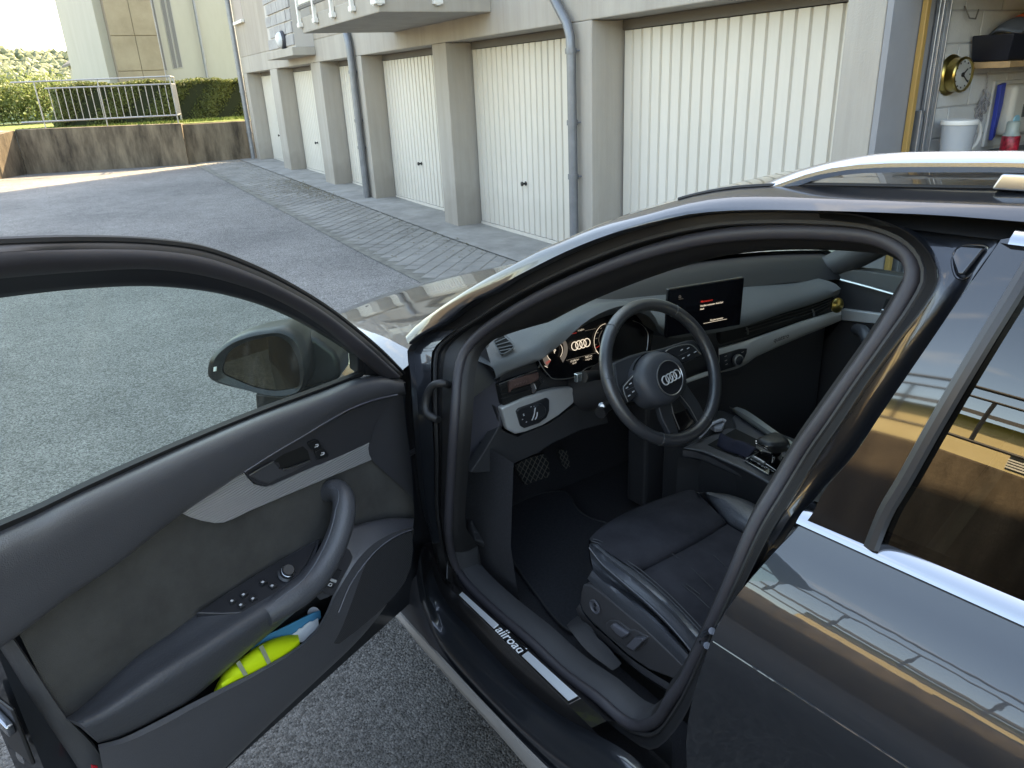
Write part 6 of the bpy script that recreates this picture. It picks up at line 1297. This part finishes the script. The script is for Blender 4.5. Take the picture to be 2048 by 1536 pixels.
# ---- centre console
ZC = .595
MB().box((.15, -.135, .29), (1.36, .115, ZC - .012)).build('console', DASH2, car, smooth=False, bevel=.01)
con = bpy.data.objects['console']
def zpad(pts, Z, th, name, m, parent=con, bevel=.002, cr=0): return MB().prism([atZ(q, Z) for q in (resample(pts, cr, True) if cr else pts)], (0, 0, -th)).build(name, m, parent, bevel=bevel, seg=2)
zpad(r4c((-60, 640), (120, 560), (420, 430), (720, 300), (860, 305), (800, 120), (860, 60), (1000, 150), (1400, 410), (1900, 720), (2400, 1040), (2200, 1500), (1500, 1270), (1000, 1000), (300, 700)), ZC - .006, .03, 'console_top', PANEL, con, .006)
A_, B_ = resample(r4c((-100, 640), (300, 720), (700, 900), (1000, 1035), (1480, 1300), (2000, 1580)), 30), resample(r4c((-120, 720), (280, 780), (700, 960), (1000, 1130), (1430, 1370), (1950, 1660)), 30)
loft([[atZ(q, ZC - .005) for q in A_], [atZ(q, ZC - .010) + np.array([0, .004, 0]) for q in A_ * .5 + B_ * .5], [atZ(q, ZC - .028) for q in B_], [atZ(q, ZC - .028) + np.array([0, .004, -.30]) for q in B_]], 30, 2).build('console_side', DASH2, con)
SRL = MB(); A_, B_, Cc_ = [resample(r4c(*q), 30) for q in (((900, -60), (1060, 0), (1560, 355), (1780, 505), (2000, 650), (2300, 850)), ((850, -30), (960, 30), (1460, 390), (1720, 590), (1900, 710), (2200, 920)), ((760, -60), (800, 0), (1380, 415), (1660, 620), (1850, 755), (2150, 960)))]
loft([[atZ(q, ZC + .018) + np.array([0, -.01, -.03]) for q in A_], [atZ(q, ZC + .018) for q in A_], [atZ(q, ZC + .016) for q in B_], [atZ(q, ZC + .002) for q in Cc_], [atZ(q, ZC - .02) for q in Cc_]], 30, 2).build('console_rail', mat('rail_grey', (.40, .43, .42), .36, .75), con, angle=30)
zpad(r4c((390, 590), (860, 318), (1230, 500), (1210, 640), (880, 790), (600, 680)), ZC - .0035, .001, 'cup_recess', DARKV, con, 0)
zpad(r4c((1015, 850), (1150, 770), (1310, 695), (1700, 800), (1760, 880), (1650, 1020), (1440, 1095), (1380, 1080)), ZC - .002, .008, 'gear_plate', GLOSSB, con, .002)
pz = lambda pts, Z, r, name, m, n=20: MB().tube([atZ(q, Z) for q in (resample(pts, n) if len(pts) > 2 else pts)], r, 8).build(name, m, con)
zpad(r4c((1012, 855), (1045, 835), (1440, 1075), (1420, 1100)), ZC + .001, .006, 'gear_frame', CHROME, con, .0015)
pz(r4c((1040, 835), (1160, 765), (1310, 692)), ZC + .001, .0018, 'gear_frame_edge', SATIN)
pz(r4c((1150, 790), (1260, 850), (1360, 915)), ZC + .001, .0045, 'gear_scale', mat('scale_grey', (.35, .36, .35), .3, .6))
pz(r4c((1380, 920), (1460, 970), (1550, 1030)), ZC + .001, .0014, 'gear_scale_line', SATIN)
for q, t in (((1140, 850), 'P'), ((1262, 915), 'R'), ((1330, 965), 'N'), ((1380, 985), 'D')): text3d(t, atZ(r4c(q)[0], ZC + .0005), (0, -1, 0), (1, 0, 0), .011, ICON, con, 'gear_letter')
# gear lever
MB().tube([atZ(r4c((1560, 870))[0], ZC), atZ(r4c((1560, 720))[0], ZC + .05)], [.016, .012], 12).build('gear_stem', GLOSSB, con)
kt = [atZ(q, ZC + .105) for q in r4c((1225, 500), (1310, 440), (1450, 390), (1540, 372), (1660, 410), (1760, 490), (1775, 545), (1700, 580), (1480, 595), (1420, 585))]
kbm = [atZ(q, ZC + .070) for q in r4c((1225, 590), (1310, 500), (1450, 450), (1540, 440), (1690, 470), (1790, 560), (1770, 660), (1650, 730), (1500, 740), (1400, 690))]
KT, KB = resample(kt, 36, True), resample(kbm, 36, True); kc_ = np.mean(KT, 0)
kn_ = MB().grid([[kc_ + (p - kc_) * .02 + np.array([0, 0, .004]) for p in KT], [kc_ + (p - kc_) * .7 + np.array([0, 0, .004]) for p in KT], [kc_ + (p - kc_) * .95 for p in KT], list(KT + np.array([0, 0, -.005])), list(KT * .5 + KB * .5), list(KB), [np.mean(KB, 0) + (p - np.mean(KB, 0)) * .6 + np.array([0, 0, -.01]) for p in KB], [np.mean(KB, 0) + np.array([0, 0, -.012]) for p in KB]], True).build('gear_knob', mat('knob_black', (.020, .021, .022), .4, bump=.2, bscale=500), con, angle=60)
for dy in (0, 38): MB().tube([atZ(q, ZC + .096 - dy * .0003) for q in r4c((1208, 535 + dy), (1300, 570 + dy), (1420, 632 + dy))], .0022, 8).build('knob_chrome', CHROME, kn_)
# things lying in the console
o = MB(); c0 = atZ(r4c((920, 610))[0], ZC + .008)
loft([[c0 + np.array([a, b_ - .03, -.008]) for a, b_ in ((-.05, .0), (-.02, .0), (.02, .005), (.05, .02))], [c0 + np.array([a, b_, z]) for a, b_, z in ((-.055, .0, .012), (-.02, .005, .02), (.02, .0, .012), (.055, .01, .022))], [c0 + np.array([a, b_ + .03, -.008]) for a, b_ in ((-.05, .0), (-.02, .0), (.02, .005), (.05, .0))]], 16, 5, mb=o)
o = o.build('key_pouch', mat('navy_cloth', (.012, .014, .032), .8, bump=.8, bscale=80), solid=.004); tag(o, 'dark navy cloth pouch lying in the cup recess of the console', 'pouch')
cp = [atZ(q, ZC + z) for q, z in zip(r4c((250, 460), (340, 370), (430, 260), (560, 190), (640, 165), (690, 190)), (.01, .012, .02, .022, .02, .015))]
o = MB().tube(resample(cp, 16), .0042, 8).build('charging_cable', mat('white_cable', (.55, .57, .62), .4)); tag(o, 'white charging cable and adapter lying in front of the gear lever', 'cable')
MB().prism([atZ(q, ZC + .012) for q in r4c((420, 250), (620, 130), (690, 180), (640, 300), (520, 310))], (0, 0, -.014)).build('adapter', mat('grey_white', (.30, .31, .35), .5), o, bevel=.003)

# ---- driver's seat
SEATS = mat('seat_suede', (.042, .042, .049), .97, spec=.1, bump=.5, bscale=600, var=.35, vscale=7)
SEATL = mat('seat_leather', (.075, .081, .093), .34, spec=.9, bump=.5, bscale=240)
SEATP = mat('seat_plastic', (.060, .058, .061), .5, bump=.2, bscale=900)
def seat():
    t = bpy.data.objects.new('driver_seat', None)
    return t
zt = .575
# cushion: traced on the plane of its top
def sz(pts, Z): return [atZ(q, Z) for q in pts]
fr0 = r5c((196, 560), (240, 500), (350, 410), (560, 290), (860, 165), (1100, 85), (1230, 50), (1290, 70))
fm = r5c((300, 600), (420, 640), (560, 620), (900, 480), (1250, 350), (1500, 330), (1590, 370), (1600, 380))
thigh_l = r5c((300, 610), (420, 700), (560, 800), (660, 872), (690, 880))
fb_ = r5c((680, 880), (800, 830), (1000, 730), (1200, 630), (1400, 520), (1590, 395), (1605, 380))
F0, FB = resample(fr0, 40), resample(fb_, 40)
rows = [[p + np.array([-.04, 0, -.13]) for p in sz(F0, zt - .03)], [p + np.array([.0, 0, -.05]) for p in sz(F0, zt - .03)], sz(F0, zt - .022), sz(F0 * .93 + FB * .07, zt - .006), sz(F0 * .7 + FB * .3, zt + .006), sz(F0 * .3 + FB * .7, zt + .004), sz(F0 * .03 + FB * .97, zt - .004), [p + np.array([0, 0, -.03]) for p in sz(FB, zt - .012)]]
ST = loft(rows, 40, 3).build('driver_seat', SEATS, car, angle=70)
mA = resample(r5c((690, 885), (800, 838), (1000, 738), (1200, 638), (1400, 525), (1610, 400)), 40); mB = resample(r5c((1290, 1470), (1420, 1420), (1600, 1330), (1800, 1220), (2100, 1050), (2400, 870)), 40)
loft([[p + np.array([0, 0, -.03]) for p in sz(mA, zt - .02)], sz(mA, zt - .010), sz(mA * .92 + mB * .08, zt - .004), sz(mA * .5 + mB * .5, zt - .012), sz(mB, zt - .03), sz(mB + np.array([160, 300]), zt - .05)], 40, 3).build('seat_centre', SEATS, ST)
for pts in (((1040, 700), (1240, 850), (1480, 1080)), ((1330, 650), (1480, 730), (1640, 880)), ((1150, 1020), (1290, 1130), (1430, 1260)), ((1190, 1010), (1330, 1120))):
    MB().tube(sz(resample(r5c(*pts), 16), zt - .007), .0012, 5).build('seat_seam', mat('seat_stitch', (.035, .035, .04), .8), ST)
# left bolster
b0 = r5c((215, 590), (300, 608), (420, 700), (560, 800), (690, 885), (900, 1060), (1100, 1250), (1290, 1450), (1500, 1680))
b1 = r5c((205, 600), (250, 640), (380, 770), (500, 860), (620, 960), (830, 1130), (1030, 1320), (1200, 1500), (1400, 1740))
b2 = r5c((195, 640), (240, 700), (330, 810), (450, 915), (560, 1010), (760, 1180), (960, 1370), (1130, 1560), (1320, 1800))
B0, B1, B2 = [resample(q, 50) for q in (b0, b1, b2)]
Ysd = .655
loft([sz(B0, zt - .012), sz(B0 * .85 + B1 * .15, zt + .002), sz(B0 * .4 + B1 * .6, zt + .006), [atP(q, (0, Ysd - .012, zt - .02), (0, .8, .6)) for q in B1], [atY(q, Ysd) for q in B2], [atY(q, Ysd - .012) + np.array([0, -.01, -.02]) for q in B2]], 50, 3).build('seat_bolster', SEATL, ST, angle=70)
for off in (0, 6): MB().tube([p + np.array([0, 0, .0045]) for p in sz(B0 * .88 + B1 * .12 + np.array([off * .7, -off * .7]), zt - .002)], .0011, 5).build('bolster_seam', mat('seat_stitch2', (.06, .063, .07), .7), ST)
MB().tube([atY(q, Ysd + .001) for q in B2], .0013, 5).build('bolster_piping', mat('seam_grey2', (.16, .165, .18), .5), ST)
# right bolster
rb0 = r5c((1290, 70), (1360, 90), (1450, 200), (1590, 370), (1640, 410), (1760, 480), (2000, 640)); rb1 = r5c((1340, 95), (1400, 75), (1560, 85), (1750, 130), (1930, 215), (2150, 340), (2400, 500))
RB0, RB1 = resample(rb0, 40), resample(rb1, 40)
loft([sz(RB0, zt - .02), sz(RB0 * .8 + RB1 * .2, zt + .004), sz(RB0 * .35 + RB1 * .65, zt + .022), sz(RB1, zt + .012), [p + np.array([0, -.012, -.03]) for p in sz(RB1, zt + .0)], [p + np.array([0, -.012, -.2]) for p in sz(RB1, zt + .0)]], 40, 3).build('seat_bolster', SEATL, ST, angle=70)
# dark channel, leather fold and plastic side cover
k1 = r7c((480, 60), (620, 180), (800, 310), (1000, 450), (1200, 590), (1400, 760), (1600, 960), (1800, 1180), (2000, 1400))
k2 = r7c((400, 200), (480, 280), (620, 400), (800, 560), (1000, 730), (1200, 890), (1400, 1080), (1600, 1270), (1850, 1536))
K1, K2 = resample(k1, 40), resample(k2, 40)
B2b = resample(r5c((195, 640), (240, 700), (330, 810), (450, 915), (560, 1010), (760, 1180), (960, 1370), (1130, 1560), (1320, 1800)), 40)
loft([[atY(q, Ysd - .014) for q in B2b], [atY(q, Ysd - .03) for q in B2b * .5 + K1 * .5], [atY(q, Ysd - .012) for q in K1], [atY(q, Ysd + .006) for q in K1 * .8 + K2 * .2], [atY(q, Ysd + .008) for q in K1 * .5 + K2 * .5], [atY(q, Ysd + .004) for q in K2]], 40, 3).build('seat_valance', SEATL, ST)
cov = r7c((330, 290), (420, 290), (620, 420), (800, 570), (1000, 740), (1200, 900), (1400, 1090), (1600, 1280), (1900, 1580), (1900, 1760), (1300, 1540), (1000, 1330), (700, 1060), (480, 860), (330, 680), (290, 560), (300, 400))
SC = ypad(cov, Ysd + .006, .03, 'seat_cover', SEATP, ST, .005)
rk = r7c((290, 560), (330, 690), (480, 870), (700, 1070), (1000, 1340), (1300, 1550), (1900, 1900)); rk2 = r7c((240, 640), (300, 780), (450, 960), (680, 1170), (980, 1430), (1260, 1650), (1800, 2000))
loft([[atY(q, Ysd + .004) for q in rk], [atY(q, Ysd + .010) for q in pxrow(np.array(rk), np.array(rk2), .5)], [atY(q, Ysd - .004) for q in rk2], [atY(q, Ysd - .05) for q in rk2]], 40, 2).build('seat_skirt', SEATP, ST)
lc_ = atY(r7c((520, 605))[0], Ysd + .008)
lb = MB().lathe(lc_, (0, 1, 0), [(.0165, 0), (.0175, .003), (.0155, .0045), (.0125, .002), (.0125, .001), (0, .0012)], 30).build('lumbar_button', mat('switch_grey', (.11, .11, .125), .35), ST)
lb.scale = (1, 1, 1)
for dz in (-.006, .006): MB().lathe(lc_ + np.array([0, .001, dz]), (0, 1, 0), [(.005, 0), (.0045, .002), (0, .0025)], 14).build('lumbar_pad', SWM, ST)
ypad(r7c((660, 860), (720, 810), (830, 810), (1010, 950), (1080, 945), (1290, 1060), (1250, 1150), (1090, 1280), (940, 1200), (700, 1010)), Ysd + .009, .006, 'switch_recess', SEATP, ST, .003)
ypad(r7c((720, 900), (760, 860), (985, 1010), (960, 1050), (900, 1080), (800, 1000)), Ysd + .020, .012, 'seat_switch', mat('switch_grey', (.11, .11, .125), .35), ST, .004)
ypad(r7c((960, 1190), (1090, 1060), (1200, 1080), (1220, 1110), (1070, 1260)), Ysd + .020, .012, 'backrest_switch', mat('switch_grey', (.11, .11, .125), .35), ST, .004)
# backrest (behind the pillar from here) and the passenger seat
def backrest(y0, nm):
    rows = []
    for z, x, w, d_ in ((.52, .52, .20, .05), (.70, .44, .23, .06), (.95, .36, .22, .05), (1.08, .33, .15, .04), (1.10, .325, .02, .01)):
        rows.append([np.array([x + d_ * math.cos(t) * (1 if math.cos(t) > 0 else .8), y0 + w * math.sin(t), z]) for t in np.linspace(0, 2 * math.pi, 25)[:-1]])
    o = MB().grid(rows, True).build(nm, SEATL, car); return o
backrest(.40, 'seat_back')
ps = MB().box((.45, -.64, .34), (1.0, -.20, .56)).build('passenger_seat', SEATS, car, bevel=.05, seg=4); backrest(-.42, 'passenger_seat_back')
# seat rail cover and floor
loft([[atZ(q, .40) for q in r7c((100, 880), (130, 840), (260, 740))], [atZ(q, .41) for q in r7c((110, 900), (430, 880), (460, 980))], [atZ(q, .40) for q in r7c((400, 1260), (560, 1260), (680, 1180))], [atZ(q, .39) for q in r7c((760, 1540), (840, 1500), (900, 1440))]], 16, 4).build('seat_rail_cover', DASH2, car)
MB().box((.4, .16, .29), (.98, .63, .47)).build('seat_base', DARKV, car, smooth=False)

# ---- floor mat, footrest, pedals
ZF = .300
mt = [atZ(q, ZF) for q in resample(r6c((385, 1110), (500, 1050), (700, 950), (900, 860), (1050, 810), (1330, 790), (1400, 820), (1450, 930), (1550, 1060), (1700, 1140), (1900, 1200), (2100, 1300), (2300, 1900), (1500, 2600), (900, 2000), (520, 1420), (460, 1330), (400, 1200)), 60, True)]
M_ = MB().prism(mt, (0, 0, -.010)).build('floor_mat', mat('mat_carpet', (.027, .029, .036), .95, bump=1.0, bscale=500, var=.3, vscale=120)); tag(M_, 'black carpet floor mat in the driver footwell', 'mat')
MB().tube([p + np.array([0, 0, .001]) for p in mt], .003, 6, True).build('mat_binding', mat('mat_edge', (.035, .036, .04), .8), M_)
fo_ = atX((965, 1020), 1.36); fnn = np.array([-.55, -.25, .65])
FRT = pl3(r6c((130, 860), (210, 870), (260, 960), (330, 1130), (400, 1290), (440, 1440), (380, 1480), (200, 1400), (140, 1200)), np.array([1.36, .66, .38]), fnn, .02, 'footrest', DASH2, car, .005)
for a, c_ in (((120, 960), (280, 1010)), ((135, 1060), (320, 1140)), ((145, 1170), (350, 1270)), ((180, 1300), (400, 1390))):
    pline(r6c(a, c_), np.array([1.36, .66, .38]) + fnn / np.linalg.norm(fnn) * .001, fnn, .0022, 'footrest_rib', mat('rib_dark', (.040, .040, .044), .5), FRT)
for nm, pts, X in (('brake_pedal', ((690, 450), (840, 370), (1080, 300), (1130, 380), (1150, 520), (1140, 600), (960, 660), (830, 715)), 1.47), ('accelerator_pedal', ((1255, 250), (1370, 260), (1400, 400), (1415, 470), (1340, 510), (1290, 400)), 1.50)):
    pd_ = xpad(r6c(*pts), X, .012, nm, mat('pedal_rubber', (.010, .010, .010), .6), car, .003)
    P = np.array(pts, float); lo, hi = P.min(0), P.max(0); step = 58 if nm[0] == 'b' else 45
    from_poly = lambda x, y: sum(((P[i][1] > y) != (P[i - 1][1] > y)) and (x < (P[i - 1][0] - P[i][0]) * (y - P[i][1]) / (P[i - 1][1] - P[i][1] + 1e-9) + P[i][0]) for i in range(len(P))) % 2 == 1
    gm = MB()
    for sgn, sl_ in ((1, -2.2), (-1, .9)):
        for c0 in np.arange(-3000, 4000, step * (2.3 if sgn > 0 else 1.3)):
            seg_ = [(x, y) for x in np.linspace(lo[0], hi[0], 60) for y in [sl_ * (x - lo[0]) + c0] if lo[1] < y < hi[1] and from_poly(x, y)]
            if len(seg_) > 1: gm.tube([atX(q, X - .001) for q in r6c(seg_[0], seg_[-1])], .0012, 5)
    gm.build('pedal_grip', mat('grip_grey', (.085, .08, .075), .6), pd_, kind='stuff')
# kick panel on the left of the footwell
MB().grid([[np.array([x, y, z]) for x in (1.27, 1.40, 1.6)] for z, y in ((.29, .70), (.5, .72), (.72, .70))]).build('kick_panel', CARPET, car)
